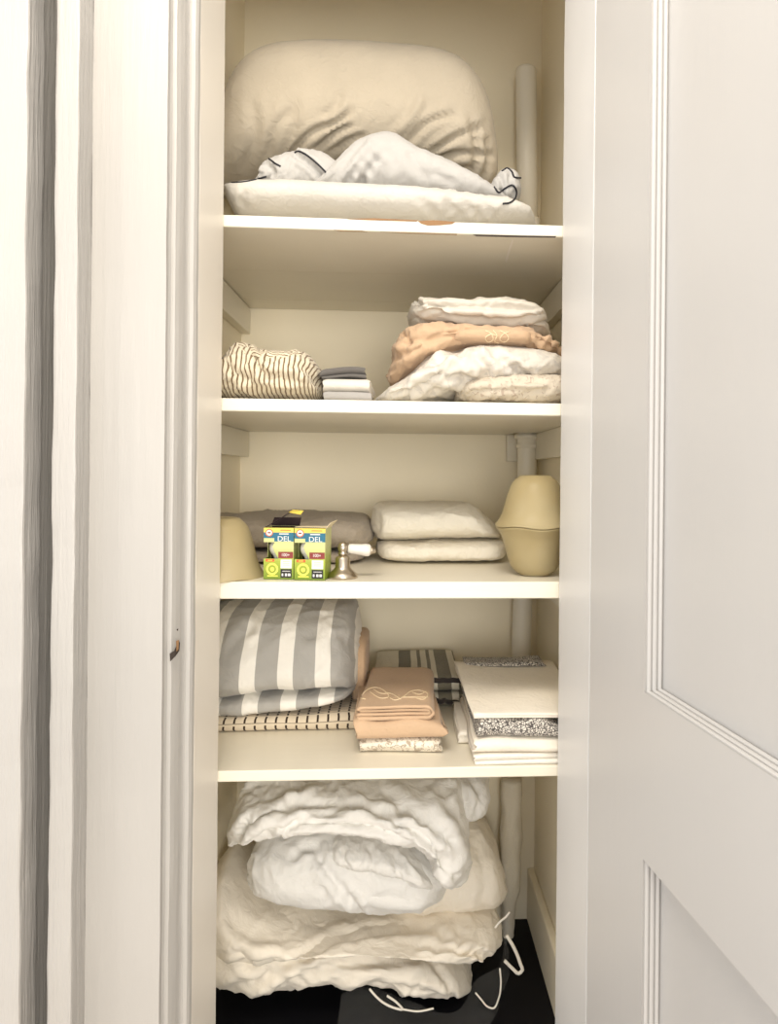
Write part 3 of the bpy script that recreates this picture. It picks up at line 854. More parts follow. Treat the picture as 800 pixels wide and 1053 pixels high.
# white folded sheet on top
ws = empty('bed_sheet', at(492, 338, 1.30), 'white folded bed sheet, topmost of the pile under the top shelf', 'sheet')
V = lump([(421, 314), (424, 308), (430, 306), (460, 308), (482, 307.5), (500, 306), (516, 303.5), (531, 306.5), (546, 312), (557, 317), (563, 323), (564.5, 330)],
         [(421, 317), (425, 322), (432, 325), (460, 330), (490, 336), (520, 337.5), (541, 336), (556, 331), (562, 327), (564.5, 332)], YA+.05, .26, 97, .012,
         [([(428, 312), (450, 316), (480, 313), (505, 315), (556, 320)], .005, -.010), ([(426, 318), (455, 323), (500, 327), (548, 326), (561, 322)], .004, -.012), ([(432, 323), (460, 326), (500, 331), (540, 332)], .004, -.006), ([(424, 309), (432, 313), (426, 318)], .004, -.008),
          ([(486, 312), (500, 316), (496, 326)], .006, -.004)],
         n=2.8, Yt=1.31, Yb=1.30, nu=44, nv=40, ends=8, ret=True, wr=(.004, (9, 9, 30), .06, 98))
soft_obj('upper_fold', V, CRISP, ws)
V = lump([(424, 324), (430, 322), (470, 326), (520, 329), (556, 327), (566, 334), (567, 340)], [(424, 331), (440, 331.5), (480, 336), (520, 341), (550, 343), (563, 343), (567, 341)], YA+.075, .24, 99, .02,
         [([(430, 328), (470, 331), (520, 336), (560, 338)], .004, -.008)], n=2.8, Yt=1.34, Yb=1.32, nu=40, nv=30, ends=8, ret=True, wr=(.004, (9, 9, 26), .1, 99))
soft_obj('lower_fold', V, CRISP, ws)
# ------------------------------------------------------------------ third shelf
def yfloor(ypx, yfront=598.2): return YF*(yfront-488)/(ypx-488)
TAUPE = cloth('taupe_terry', (.40, .345, .28), (70, .002, .4), (500, .0009, .6))
TOWEL = cloth('white_terry', (.86, .81, .70), (60, .002, .4), (420, .0011, .7))
# taupe towels
V = lump([(196, 566), (260, 566), (300, 566.5), (340, 567), (366, 568), (375, 571)], [(196, 580), (300, 580.5), (350, 581), (374, 578)], 1.42, .24, 103, .02, [], n=4, Yt=1.44, Yb=1.42, nu=40, nv=30, ends=14, ret=True, zmin=Z3+.0006)
tag(soft_obj('towel', V, TAUPE), 'taupe folded towel lying flat on the shelf below another taupe towel', 'towel')
V = lump([(196, 529), (229, 531), (240, 528.5), (262, 528), (300, 528), (340, 528.5), (366, 530), (376, 533), (381, 540), (383, 548)], [(196, 566), (260, 565.5), (300, 565), (340, 564), (366, 564), (377, 561), (383, 554)], 1.41, .30, 105, .03,
         [([(235, 552), (290, 552), (340, 551)], .006, -.002), ([(262, 532), (300, 536), (330, 534)], .012, -.004)], n=3.4, Yt=1.52, Yb=1.44, nu=44, nv=36, ends=9, ret=True, wr=(.004, (10, 10, 22), .05, 106))
tag(soft_obj('towel', V, TAUPE), 'thick taupe folded towel behind the two bulb boxes', 'towel')
# white towels
V = lump([(386, 562), (395, 558), (430, 557), (470, 556), (505, 555), (518, 557), (522, 563)], [(386, 570), (392, 577), (400, 578.5), (450, 579), (505, 579), (518, 577), (522, 570)], 1.425, .30, 108, .02, [], n=3.4, Yt=1.46, Yb=1.44, nu=44, nv=34, ends=10, ret=True, zmin=Z3+.0006, wr=(.003, (9, 9, 25), .05, 109))
tag(soft_obj('towel', V, TOWEL), 'white folded towel, lower of the pair beside the amber glass shades', 'towel')
V = lump([(380.5, 534), (381.5, 523), (386, 518.5), (400, 517), (430, 517), (460, 517.5), (486, 518.5), (495, 523), (503, 534), (510, 543), (516, 552)],
         [(380.5, 543), (384, 554), (392, 557.5), (430, 556.5), (470, 555), (505, 554.5), (514, 555), (516, 553)], 1.425, .31, 111, .03,
         [([(386, 524), (388, 540), (386, 552)], .008, -.004), ([(482, 520), (494, 530), (506, 546)], .008, -.004)], n=3.0, Yt=1.54, Yb=1.45, nu=46, nv=38, ends=8, ret=True, wr=(.004, (10, 10, 22), .1, 112))
tag(soft_obj('towel', V, TOWEL), 'white folded towel resting on top of another white towel', 'towel')

# frosted glass shades
def glass(name):
    m, nt, b = new_mat(name)
    o = mapping(nt, (1, 1, 1))
    n = noise_node(nt, 9, 3, .5, o)
    lk(nt, ramp(nt, n.outputs[0], [(.3, (.50, .40, .205)), (.7, (.59, .50, .30))]), b.inputs['Base Color'])
    b.inputs['Roughness'].default_value = .38
    b.inputs['Transmission Weight'].default_value = .35
    b.inputs['IOR'].default_value = 1.3
    f = noise_node(nt, 300, 2, .5, o); lk(nt, bump(nt, f.outputs[0], .0004, .3), b.inputs['Normal'])
    return m
GLASS = glass('frosted_amber_glass')
def shade_prof(rim, neck, h, t=.0028):
    # open flared shade, neck at height 0, rim at h
    k = rim/.0704
    q = [(.0235*k, 0), (.0275*k, .012*h)]+spline([(.0275*k, .012*h), (.0395*k, .135*h), (.0475*k, .33*h), (.0537*k, .58*h), (.0605*k, .82*h), (rim*.955, .95*h), (rim, h)], 30).tolist()
    P = q
    inner = [(max(r-t, .002), z+ (t if k == 0 else .0005)) for k, (r, z) in enumerate(P)]
    return P+[(rim-.0006, h+.0012)]+inner[::-1]+[P[0]]
def shade(c, z, rim, neck, h, up, label, rot=0):
    P = shade_prof(rim, neck, h)
    if not up: P = [(r, h-zz) for r, zz in P][::-1]
    m = MB().lathe(P, (c[0], c[1], z), 56)
    V = np.array(m.v)
    an = np.arctan2(V[:, 1]-c[1], V[:, 0]-c[0])
    k = np.clip(np.abs((V[:, 2]-z)/h-(0 if not up else 1)), 0, 1)
    V[:, 2] += .0018*np.sin(an*5+rot)*(1-k)**3        # hand-made, slightly wavy rim
    o = mesh_obj('glass_shade', V, m.f, GLASS, None, None, True, (c[0], c[1], z))
    return tag(o, label, 'lamp shade', 'frosted glass lamp shades')
gy = 1.283
c = at(549.5, 594, gy)
hb = (594-543.5)*gy/740; ht = (543-491)*gy/740
shade(c, Z3+.0004, .0705, .032, hb-.002, True, 'amber frosted glass shade standing rim up below its twin beside the right jamb')
shade(c, Z3+hb+.0018, .0715, .032, ht, False, 'amber frosted glass shade turned rim down on top of another, beside the pipe')
c2 = at(228.5, 598, 1.265)
V2 = shade(c2, Z3+.0004, .0720, .030, .101, False, 'frosted glass shade standing rim down at the left end, beside the bulb boxes')
V2['group'] = 'frosted glass lamp shades'

# ------------------------------------------------------------------ light bulb boxes
CARD_Y = plain('yellow_card', (.78, .62, .11), .45); CARD_B = plain('blue_card', (.02, .14, .23), .4); CARD_G = None
def green_card():
    m, nt, b = new_mat('lime_green_card')
    t = nt.nodes.new('ShaderNodeTexCoord'); s = nt.nodes.new('ShaderNodeSeparateXYZ'); lk(nt, t.outputs['Generated'], s.inputs[0])
    lk(nt, ramp(nt, s.outputs[2], [(0, (.15, .23, .015)), (.35, (.34, .42, .05)), (.62, (.56, .58, .26))]), b.inputs['Base Color'])
    b.inputs['Roughness'].default_value = .4; return m
GREEN = green_card()
INKW = plain('white_print', (.74, .74, .72), .5); INKK = plain('black_print', (.012, .012, .012), .4); INKR = plain('maroon_print', (.23, .035, .03), .4)
INKO = plain('orange_print', (.75, .12, .03), .4); SUNY = plain('sun_yellow_print', (.88, .80, .12), .4); INNER = plain('dark_shaded_card', (.022, .010, .012), .8)  # last one: shade inside the open carton put into a near-black card colour
KRAFT = plain('pale_card_inside', (.72, .62, .42), .7)
def gl():
    m, nt, b = new_mat('frosted_bulb'); b.inputs['Base Color'].default_value = (.62, .62, .56, 1); b.inputs['Roughness'].default_value = .3; return m
BULB = gl()
def text_obj(name, s, size, loc, mat, parent, wx=1.0, depth=.0002):
    cu = bpy.data.curves.new(name, 'FONT'); cu.body = s; cu.size = size; cu.align_x = 'CENTER'; cu.align_y = 'CENTER'; cu.extrude = depth
    tmp = bpy.data.objects.new('tmp', cu); COL.objects.link(tmp)
    me = bpy.data.meshes.new_from_object(tmp.evaluated_get(bpy.context.evaluated_depsgraph_get()))
    bpy.data.objects.remove(tmp); bpy.data.curves.remove(cu)
    V = np.array([v.co for v in me.vertices]); Fs = [tuple(p.vertices) for p in me.polygons]; bpy.data.meshes.remove(me)
    W = np.c_[V[:, 0]*wx+loc[0], -V[:, 2]+loc[1], V[:, 1]+loc[2]]
    return loc_mesh(name, W, Fs, mat, parent)
def loc_mesh(name, V, Fs, mat, parent, smooth=False):
    me = bpy.data.meshes.new(name); me.from_pydata(np.asarray(V).tolist(), [], [list(f) for f in Fs]); me.update()
    if smooth: me.polygons.foreach_set('use_smooth', [True]*len(me.polygons))
    me.materials.append(mat); o = bpy.data.objects.new(name, me); COL.objects.link(o); o.parent = parent; return o
def mb_loc(m, name, mat, parent, smooth=False): return loc_mesh(name, m.v, m.f, mat, parent, smooth)
def bulb_box(loc, rz, W, D, H, label, lid, ll=.95):
    """open light-bulb carton in its own frame: x 0 centre, front face at y 0, base z 0"""
    e = empty('light_bulb_box', loc, label, 'light bulb box', 'light bulb boxes on the shelf')
    e.rotation_euler = (0, 0, rz)
    t = .0007; w = W/2
    # front face with the die-cut window (left side, shaped round the bulb)
    z1, z2, zt = H*.40, H*.72, H*.91
    win = [(-w, z1), (-w*.02, z1), (-w*.10, z1+.12*(z2-z1)), (-w*.30, z1+.45*(z2-z1)), (-w*.42, z1+.75*(z2-z1)), (-w*.30, z2-.001), (-w*.28, z2), (-w, z2)]
    def slab(poly, y0, y1):
        n = len(poly); V = [(x, y0, z) for x, z in poly]+[(x, y1, z) for x, z in poly]
        return V, [tuple(range(n)), tuple(range(2*n-1, n-1, -1))]+[(i, n+i, n+(i+1) % n, (i+1) % n) for i in range(n)]
    m = MB()
    m.add(*slab([(-w, 0), (w, 0), (w, z1), (-w, z1)], 0, t))
    m.add(*slab([(-w*.02, z1), (w, z1), (w, z2), (-w*.28, z2), (-w*.30, z2-.001), (-w*.42, z1+.75*(z2-z1)), (-w*.30, z1+.45*(z2-z1)), (-w*.10, z1+.12*(z2-z1))], 0, t))
    m.add(*slab([(-w, z2), (w, z2), (w, H), (-w, H)], 0, t))
    m.box((w-t, t, 0), (w, D, H)).box((-w, t, 0), (-w+t, D, z1)).box((-w, t, z2), (-w+t, D, H)).box((-w, D*.55, z1), (-w+t, D, z2)).box((-w, D-t, 0), (w, D, H)).box((-w, 0, 0), (w, D, t))
    mb_loc(m, 'carton', GREEN, e)
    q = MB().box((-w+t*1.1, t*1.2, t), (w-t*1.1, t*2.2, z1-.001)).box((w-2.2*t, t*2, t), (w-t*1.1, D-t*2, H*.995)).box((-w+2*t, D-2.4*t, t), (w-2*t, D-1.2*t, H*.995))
    mb_loc(q, 'inner_shadow', INNER, e)  # dark sheets standing for the shade inside the carton
    p = -.00025
    def print_rect(x0, x1, za, zb, mat, name, parent=e, y=p):
        return mb_loc(MB().box((x0, y, za), (x1, 0 if parent is e else y+.0002, zb)), name, mat, parent)
    print_rect(-w, w, zt, H, CARD_Y, 'yellow_band')
    bl = print_rect(-w*.30, w, H*.735, zt, CARD_B, 'blue_label'); print_rect(-w, -w*.30, H*.80, zt, CARD_B, 'blue_label')
    text_obj('lettering', 'DEL', H*.142, (w*.36, p*1.6, H*.783), INKW, e, 1.08)
    print_rect(w*.02, w*.66, H*.872, H*.892, INKW, 'text_line', y=p*1.7)
    print_rect(w*.10, w*.80, H*.946, H*.962, INKO, 'text_line', y=p*1.7)
    # round mark top left
    m = MB(); n = 28
    def disc(r, cx, cz, y0, y1): 
        V = [(cx+r*math.cos(2*PI*k/n), y0, cz+r*math.sin(2*PI*k/n)) for k in range(n)]+[(cx+r*math.cos(2*PI*k/n), y1, cz+r*math.sin(2*PI*k/n)) for k in range(n)]
        return V, [tuple(range(n)), tuple(range(2*n-1, n-1, -1))]+[(k, n+k, n+(k+1) % n, (k+1) % n) for k in range(n)]
    mb_loc(MB().add(*disc(W*.125, -w*.64, H*.905, p*2, 0)), 'round_mark', INKO, e); mb_loc(MB().add(*disc(W*.095, -w*.64, H*.905, p*3, 0)), 'round_mark', INKW, e)
    mb_loc(MB().box((-w*.74, p*4, H*.892), (-w*.54, p*3, H*.918)), 'round_mark', INKR, e)
    print_rect(-w*.02, w*.97, H*.41, H*.535, INKR, 'maroon_label'); text_obj('lettering', '100+', H*.085, (w*.46, p*1.8, H*.473), INKW, e, .95)
    print_rect(-w*.86, -w*.28, H*.345, H*.392, INKO, 'red_label'); print_rect(-w*.72, -w*.42, H*.362, H*.374, SUNY, 'text_line', y=p*1.7)
    # sun ring
    n2 = 32; V = []; 
    for r in (W*.20, W*.135):
        for y in (p*1.5, 0): V += [(-w*.42+r*math.cos(2*PI*k/n2), y, H*.20+r*math.sin(2*PI*k/n2)) for k in range(n2)]
    Fs = [(k, (k+1) % n2, 2*n2+(k+1) % n2, 2*n2+k) for k in range(n2)]+[(n2+k, k, (k+1) % n2, n2+(k+1) % n2) for k in range(n2)]
    loc_mesh('sun_emblem', V, Fs, SUNY, e)
    mb_loc(MB().add(*disc(W*.07, -w*.42, H*.195, p*1.5, 0)).box((-w*.46, p*1.5, H*.15), (-w*.38, 0, H*.19)), 'sun_emblem', SUNY, e)
    print_rect(-w*.75, -w*.05, H*.055, H*.075, SUNY, 'text_line')
    print_rect(w*.14, w*.88, H*.215, H*.385, INKW, 'white_panel'); print_rect(w*.14, w*.88, H*.03, H*.20, INKK, 'black_panel')
    for k in range(3): print_rect(w*.28, w*.74, H*(.345-.035*k), H*(.353-.035*k), GREEN, 'text_line', y=p*1.7)
    print_rect(w*.25, w*.78, H*.155, H*.165, INKW, 'text_line', y=p*1.7)
    print_rect(w*.22, w*.32, H*.065, H*.115, INKW, 'text_line', y=p*1.7); print_rect(w*.44, w*.58, H*.065, H*.115, INKW, 'text_line', y=p*1.7); print_rect(w*.64, w*.80, H*.065, H*.115, INKW, 'text_line', y=p*1.7)
    # bulb inside
    zc = z1+.62*(z2-z1); rb = W*.31
    prof = [(.0005, -rb)]+[(rb*math.sin(a), -rb*math.cos(a)) for a in np.linspace(.15, 2.2, 14)]
    prof = [(r, zc-h) for r, h in prof]   # dome up, narrowing down
    prof += [(rb*.55, zc-rb*.95), (rb*.45, zc-rb*1.35), (rb*.42, zc-rb*1.7), (rb*.2, zc-rb*1.75)]
    mb_loc(MB().lathe(prof, (-w*.16, D*.36, 0), 28), 'light_bulb', BULB, e, True)
    # lid flaps
    a = lid
    ca, sa = math.cos(a), math.sin(a)
    y0, z0 = D, H
    V = [(-w, y0, z0), (w, y0, z0), (w*(1.12 if ll < .9 else 1), y0-D*ll*ca, z0+D*ll*sa), (-w*(.75 if ll < .9 else 1), y0-D*ll*ca, z0+D*ll*sa)]
    V2 = [(x, y+t*sa, z+t*ca) for x, y, z in V]
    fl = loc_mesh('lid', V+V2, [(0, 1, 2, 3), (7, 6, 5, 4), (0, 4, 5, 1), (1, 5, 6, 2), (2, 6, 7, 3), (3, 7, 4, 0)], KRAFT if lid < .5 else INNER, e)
    return e
B1 = at(286.3, 593.0, 1.225); B2 = at(318.3, 594.6, 1.215)
bw = 30.5*1.22/740; bh = (593.5-541)*1.22/740
bx = bulb_box((B1[0], B1[1], Z3+.0003), -.06, bw, bw*1.0, bh, 'left one of two light bulb boxes, with its lid standing up, shade put into its colour', 1.35, .30)
by = bulb_box((B2[0], B2[1], Z3+.0003), -.10, bw*1.03, bw*1.0, bh*1.0, 'right one of two light bulb boxes, flat open top, beside the nickel tap handle', .03)
def flap(e, V, mat, name='flap'):
    V = np.array(V, float); n = np.cross(V[1]-V[0], V[2]-V[0]); n /= np.linalg.norm(n); W = np.r_[V, V+n*.0007]; k = len(V)
    loc_mesh(name, W, [tuple(range(k)), tuple(range(2*k-1, k-1, -1))]+[(i, (i+1) % k, k+(i+1) % k, k+i) for i in range(k)], mat, e)
w = bw/2
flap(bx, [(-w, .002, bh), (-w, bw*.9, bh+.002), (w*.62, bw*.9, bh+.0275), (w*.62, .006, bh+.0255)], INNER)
flap(bx, [(w*.60, .006, bh+.0257), (w*1.35, .012, bh+.0215), (w*1.45, bw*.5, bh+.0275), (w*.66, bw*.6, bh+.0285)], CARD_Y)
flap(by, [(w*1.03, .001, bh), (w*1.03, bw*.95, bh), (w*1.45, bw*.95, bh+.012), (w*1.35, .002, bh+.010)], KRAFT)

# ------------------------------------------------------------------ tap handle
th = at(352.3, 592.8, 1.245); th[2] = Z3
e = empty('tap_handle', th, 'brushed nickel tap handle with a white porcelain lever lying beside the bulb boxes', 'tap handle')
px = 1.245/740
m = MB().lathe([(.0005, .0002), (15*px, .0002), (15.2*px, 2*px), (14.6*px, 3.8*px), (12.2*px, 6.2*px), (9.4*px, 8.6*px), (8.0*px, 10.4*px), (7.6*px, 11.4*px), (7.4*px, 20*px), (6.6*px, 21.5*px), (4.6*px, 22.5*px), (3.4*px, 24*px), (.0005, 24.2*px)], th, 40)
m.build('base', NICKEL, e, True)
m = MB().lathe([(.0005, 23.5*px), (4.4*px, 23.6*px), (4.9*px, 25*px), (3.8*px, 26.3*px), (4.4*px, 27.5*px), (5.1*px, 30*px), (4.9*px, 33*px), (3.6*px, 35.4*px), (2*px, 36.5*px), (.0005, 36.9*px)], th, 32)
m.build('hub', NICKEL, e, True)
d = np.array([1, .12, -.10]); d /= np.linalg.norm(d); c0 = th+np.array([0, 0, 30.5*px])
def along(seq): return [c0+d*(a*px) for a, r in seq], [r*px for a, r in seq]
P, R = along([(5, 3.2), (6, 4.4), (8, 5.0), (12, 5.2), (18, 5.6), (23, 6.4), (26.5, 6.3), (28, 5.2), (28.6, 3.0)])
MB().tube(P, R, 24).build('lever', PORC, e, True)
P, R = along([(28.2, 3.6), (29, 4.2), (30, 4.0), (31, 2.8), (32.5, 3.0), (33.6, 2.2), (34, .6)])
MB().tube(P, R, 20).build('lever_tip', NICKEL, e, True)
# ------------------------------------------------------------------ fourth shelf
def y4(ypx): return YF*(790-488)/(ypx-488)
AWN = cloth('grey_white_stripe', (.84, .82, .77), (45, .0016, .3), pattern=two_tone(stripes('u', .0713, [(0, 0.0), (.41, 1.0)], off=.0), (.40, .39, .37)))
GRIDC = cloth('dashed_cloth', (.68, .60, .47), pattern=None)
def dashes(nt, base):
    u, v = uvsep(nt)
    f = math_node(nt, 'FRACT', math_node(nt, 'MULTIPLY', u, 1/.0195)); a = math_node(nt, 'LESS_THAN', f, .2)
    g = math_node(nt, 'FRACT', math_node(nt, 'MULTIPLY', v, 1/.014)); b = math_node(nt, 'LESS_THAN', g, .72)
    h = math_node(nt, 'FRACT', math_node(nt, 'MULTIPLY', v, 1/.014)); c = math_node(nt, 'GREATER_THAN', h, .9)
    return mixc(nt, math_node(nt, 'MAXIMUM', math_node(nt, 'MULTIPLY', a, b), math_node(nt, 'MULTIPLY', c, .6)), base, (.035, .022, .015))
GRIDC = cloth('dashed_cloth', (.66, .57, .44), pattern=dashes)
def lace(nt, base):
    n = noise_node(nt, 120, 2, .6, mapping(nt, (1, 1, 1)), 1.5)
    return mixc(nt, ramp(nt, n.outputs[0], [(.5, (0, 0, 0)), (.58, (1, 1, 1))]), base, (.42, .35, .27))
LACE = cloth('cream_flecked_cloth', (.80, .74, .63), pattern=lace)
def scroll(nt, base):
    v = nt.nodes.new('ShaderNodeTexVoronoi'); v.feature = 'DISTANCE_TO_EDGE'; v.inputs['Scale'].default_value = 230
    o = mapping(nt, (1, 1, 1)); n = noise_node(nt, 60, 2, .5, o)
    mx = nt.nodes.new('ShaderNodeMix'); mx.data_type = 'VECTOR'; mx.inputs[0].default_value = .02; lk(nt, o, mx.inputs[4]); lk(nt, n.outputs[1], mx.inputs[5]); lk(nt, mx.outputs[1], v.inputs['Vector'])
    return mixc(nt, ramp(nt, v.outputs[0], [(.09, (1, 1, 1)), (.17, (0, 0, 0))]), base, (.10, .09, .085))
PRINT = cloth('black_scroll_print', (.72, .68, .61), pattern=scroll)
CREAM = cloth('cream_cotton', (.87, .81, .70), (45, .0016, .35))
CREAM2 = cloth('white_cotton_cloth', (.85, .81, .73), (45, .0016, .35))
def towel_stripes(nt, base):
    u, v = uvsep(nt)
    W = .205
    x = math_node(nt, 'MULTIPLY', u, 1/W)
    r = nt.nodes.new('ShaderNodeValToRGB'); lk(nt, x, r.inputs[0]); r.color_ramp.interpolation = 'CONSTANT'
    el = r.color_ramp.elements
    while len(el) > 1: el.remove(el[-1])
    el[0].position = 0; el[0].color = (0, 0, 0, 1)
    for p, c in ((.25, 1), (.385, 0), (.455, 1), (.495, 0), (.56, 1), (.60, 0), (.655, 1), (.80, 0), (.875, 1)):
        q = el.new(p); q.color = (c, c, c, 1)
    return mixc(nt, r.outputs[0], base, (.20, .185, .14))
KTOWEL = cloth('grey_striped_terry', (.72, .68, .57), (60, .002, .4), (450, .0009, .6), pattern=towel_stripes)
DHEM = cloth('charcoal_hem', (.055, .045, .042), (60, .002, .4))

# grid cloth under the blanket
def gup(V, W, D, H):
    x = V[..., 0]/W
    V[..., 2] += .020*np.clip(x+.12, 0, 1)**1.4*np.clip(V[..., 2]/H-.15, 0, 1)
    return V
stack_item('tablecloth', 196, 366, 751, 737.5, y4(751), .26, [0, 3, 2, 1], GRIDC, 'beige tablecloth with a black dashed grid under the grey striped blanket', 'tablecloth', zb=Z4+.0006, wob=.004, wav=.003, seed=31, fn=gup, gap=.2)
zb = zat(300, 738, y4(751))
# grey striped blanket
bl = empty('blanket', at(295, 745, 1.40), 'thick grey and white striped blanket folded on the black dashed tablecloth', 'blanket')
BW = lambda x, Y: float(at(x, 690, Y)[0])
V = lump([(205, 716), (240, 713), (300, 709), (345, 708), (362, 709), (367, 713)], [(205, 741), (228, 740), (262, 739), (300, 735), (340, 727), (360, 720), (367, 715)], 1.375, .27, 121, .015, [], n=3.0, Yt=1.41, Yb=1.385, nu=44, nv=34, ends=9, ret=True, wr=(.003, (9, 9, 20), .1, 122))
soft_obj('lower_fold', V, AWN, bl, us=V[:, :, 0].mean(1)-BW(250, 1.385))
V = lump([(205, 630), (222, 626), (240, 622.5), (262, 622), (300, 622), (345, 622.5), (360, 624), (366, 630), (368, 645), (370, 660)],
         [(205, 726), (228, 724), (262, 719), (290, 713.5), (330, 714), (352, 712), (366, 714), (370, 706)], 1.365, .33, 125, .02,
         [([(232, 660), (246, 652), (256, 640)], .012, -.006), ([(300, 660), (318, 652), (330, 648)], .012, -.004), ([(338, 660), (350, 656), (364, 660)], .008, -.006), ([(228, 668), (244, 664), (262, 668)], .012, -.005)],
         n=3.2, Yt=1.475, Yb=1.385, nu=46, nv=44, ends=9, ret=True, wr=(.004, (8, 8, 16), .2, 126), lean=.32)
X = V[:, :, 0].mean(1)
zz = (V[..., 2]-V[..., 2].min())/(V[..., 2].max()-V[..., 2].min())
tq = np.clip((X-BW(250, 1.375))/(BW(365, 1.375)-BW(250, 1.375)), -.2, 1)[:, None]
V[..., 0] += zz**1.3*(.010-.016*tq)
soft_obj('upper_fold', V, AWN, bl, us=X-BW(246, 1.375))
# tan cloth behind it
V = lump([(362, 662), (368, 656), (374, 656), (378, 660)], [(362, 735), (370, 736), (378, 733)], 1.46, .2, 128, .02, [], n=3, Yt=1.49, Yb=1.48, nu=16, nv=30, ends=8, ret=True, zmin=Z4+.001)
tag(soft_obj('folded_cloth', V, TAN), 'tan cloth folded upright, only its edge showing behind the striped blanket', 'cloth')

# striped hand towel at the back
kt = empty('hand_towel', at(430, 724, 1.52), 'cream and grey striped hand towel with dark hem at the back of the shelf', 'towel')
yk = 1.515
stack_item('lower_fold', 384, 476, 726, 712, yk-.003, .22, [0, 1], KTOWEL, parent=kt, zb=Z4+.0006, wob=.002, wav=.002, seed=41, part='lower_fold')
zk = zat(430, 711, yk)
stack_item('upper_fold', 384, 473, 711, 696, yk, .235, [0, 1], KTOWEL, parent=kt, zb=zk, wob=.002, wav=.002, seed=42, part='upper_fold')
def strip(x0, x1, y0, y1, Y, t, mat, parent, name):
    a, b, c, d = at(x0, y0, Y), at(x1, y0, Y), at(x1, y1, Y), at(x0, y1, Y)
    n = 16; top = np.linspace(a, b, n); bt = np.linspace(d, c, n)
    pr = [(0, 0), (-t*.7, .25), (-t, .5), (-t*.7, .75), (0, 1)]
    V = np.array([[top[i]*(1-f)+bt[i]*f+np.array([0, o, .0006*math.sin(i*1.3)]) for o, f in pr] for i in range(n)])
    back = V[:, ::-1]+np.array([0, .004, 0])
    G = np.concatenate([V, back], 1)
    grid_obj(name, G, mat, parent, cap='strip')
strip(444, 474, 697.5, 703, yk-.004, .004, DHEM, kt, 'hem')
strip(444, 477, 716, 724, yk-.006, .004, DHEM, kt, 'hem')

# tan linen pile
yt = y4(775.5)
stack_item('folded_cloth', 369, 453, 776.5, 760, yt, .22, [0, 5, 4, 1, 2, 3], LACE, 'cream flecked cloth, lowest in the pile below two tan ones', 'cloth', zb=Z4+.0006, wob=.006, wav=.002, seed=51, gap=.25, rz=-.03, sag=.1)
z1_ = zat(411, 760.5, yt)
def cornr(V, W, D, H):
    x = np.clip((V[..., 0]/W-.18)/.32, 0, 1); y = np.clip(1-V[..., 1]/D*1.6, 0, 1)
    V[..., 0] += .016*x*y*np.exp(-((V[..., 2]/H-.55)/.4)**2)
    V[..., 2] += .004*np.sin(V[..., 0]*60)*np.clip(V[..., 2]/H-.2, 0, 1)
    return V
stack_item('folded_cloth', 364, 451, 760, 741, yt-.004, .24, [0, 3, 2, 1], TAN, 'tan cloth with a pointed corner sticking out, under the embroidered one', 'cloth', zb=z1_, wob=.006, wav=.003, seed=53, gap=.12, fn=cornr, rz=.02)
z2_ = zat(411, 741.5, yt-.004)
def tanf(V, W, D, H):
    y = V[..., 1]/D; V[..., 0] *= 1-.04*y
    V[..., 0] += .012*y
    return V
em = stack_item('folded_cloth', 365.5, 445.5, 741, 725, yt, .25, [0, 3, 2, 1], TAN, 'tan cloth with embroidered scrolls, folded on top of the tan pile', 'cloth', zb=z2_, axis='x', start_far=False, wob=.004, wav=.003, seed=55, gap=.16, fn=tanf, nx=60, nd=30)
for pts in ([(372, 715), (378, 709), (388, 707), (396, 711), (400, 716), (392, 718), (384, 714), (380, 711)], [(400, 717), (406, 720), (414, 717), (422, 711), (432, 710), (440, 714), (436, 719), (428, 718)], [(396, 712), (404, 714), (412, 719)],
            [(371, 718), (376, 719)], [(414, 717), (424, 717), (440, 717)], [(384, 709), (392, 713), (400, 713)], [(424, 712), (432, 714), (438, 711)]):
    P = onto(pts, [em], 26, .0007)
    if len(P) > 4: MB().tube(P, .0010, 6).build('embroidery', EMBR, em, True)

# cream stack at right
yr = y4(788)
V0 = stack_item('folded_cloth', 472, 488.5, 770, 752, 1.30, .17, [0, 3, 2, 1], CREAM2, 'white cloth sticking out on the left behind the flat white cloths', 'cloth', zb=Z4+.0006, wob=.006, wav=.003, seed=61, gap=.12, rz=.0)
stack_item('folded_cloth', 489, 606, 788, 774, yr, .28, [0, 1, 2], CREAM2, 'flat white cloth at the very bottom of the cream pile by the jamb', 'cloth', zb=Z4+.0006, wob=.007, wav=.004, seed=62, gap=.14, start_far=False)
za_ = zat(530, 774.3, yr)
stack_item('folded_cloth', 488, 606, 774, 760, yr-.002, .28, [0, 3, 2, 1], CREAM, 'folded cream cloth between the black-printed cloth and the bottom white one', 'cloth', zb=za_, wob=.007, wav=.004, seed=63, gap=.12)
zc_ = zat(530, 760.5, yr)
def prn(V, W, D, H):
    x = V[..., 0]/W
    V[..., 2] += (-.016*np.clip(x+.25, 0, 1)+.0055*np.sin(x*15+1)*np.clip(1.2-V[..., 1]/D*2, 0, 1))*np.clip(V[..., 2]/H-.0, .0, 1)
    V[..., 1] -= .003*np.sin(V[..., 0]*40+1)
    return V
stack_item('folded_cloth', 493, 606, 760.5, 737, yr, .29, [0, 5, 2, 1, 4, 3], PRINT, 'cloth with a dense black scroll print folded under the large cream cloth', 'cloth', zb=zc_, wob=.006, wav=.003, seed=64, gap=.10, fn=prn, rz=.02)
zd_ = zat(530, 738, yr)
def crm(V, W, D, H):
    y = V[..., 1]/D; x = V[..., 0]/W
    V[..., 0] -= .010*y*np.clip(.4-x, 0, 1)
    return V
tc = empty('folded_cloth', at(545, 736, yr), 'large cream cloth with a printed far edge, topmost at the right jamb', 'cloth')
stack_item('cloth', 487, 608, 738, 731, yr-.004, .315, [0, 1], CREAM, parent=tc, zb=zd_, soft=.004, wob=.004, wav=.011, k=6.5, seed=65, gap=.10, fn=crm, nx=56, part='folded_sheet')
ze_ = zat(530, 731, yr-.004)
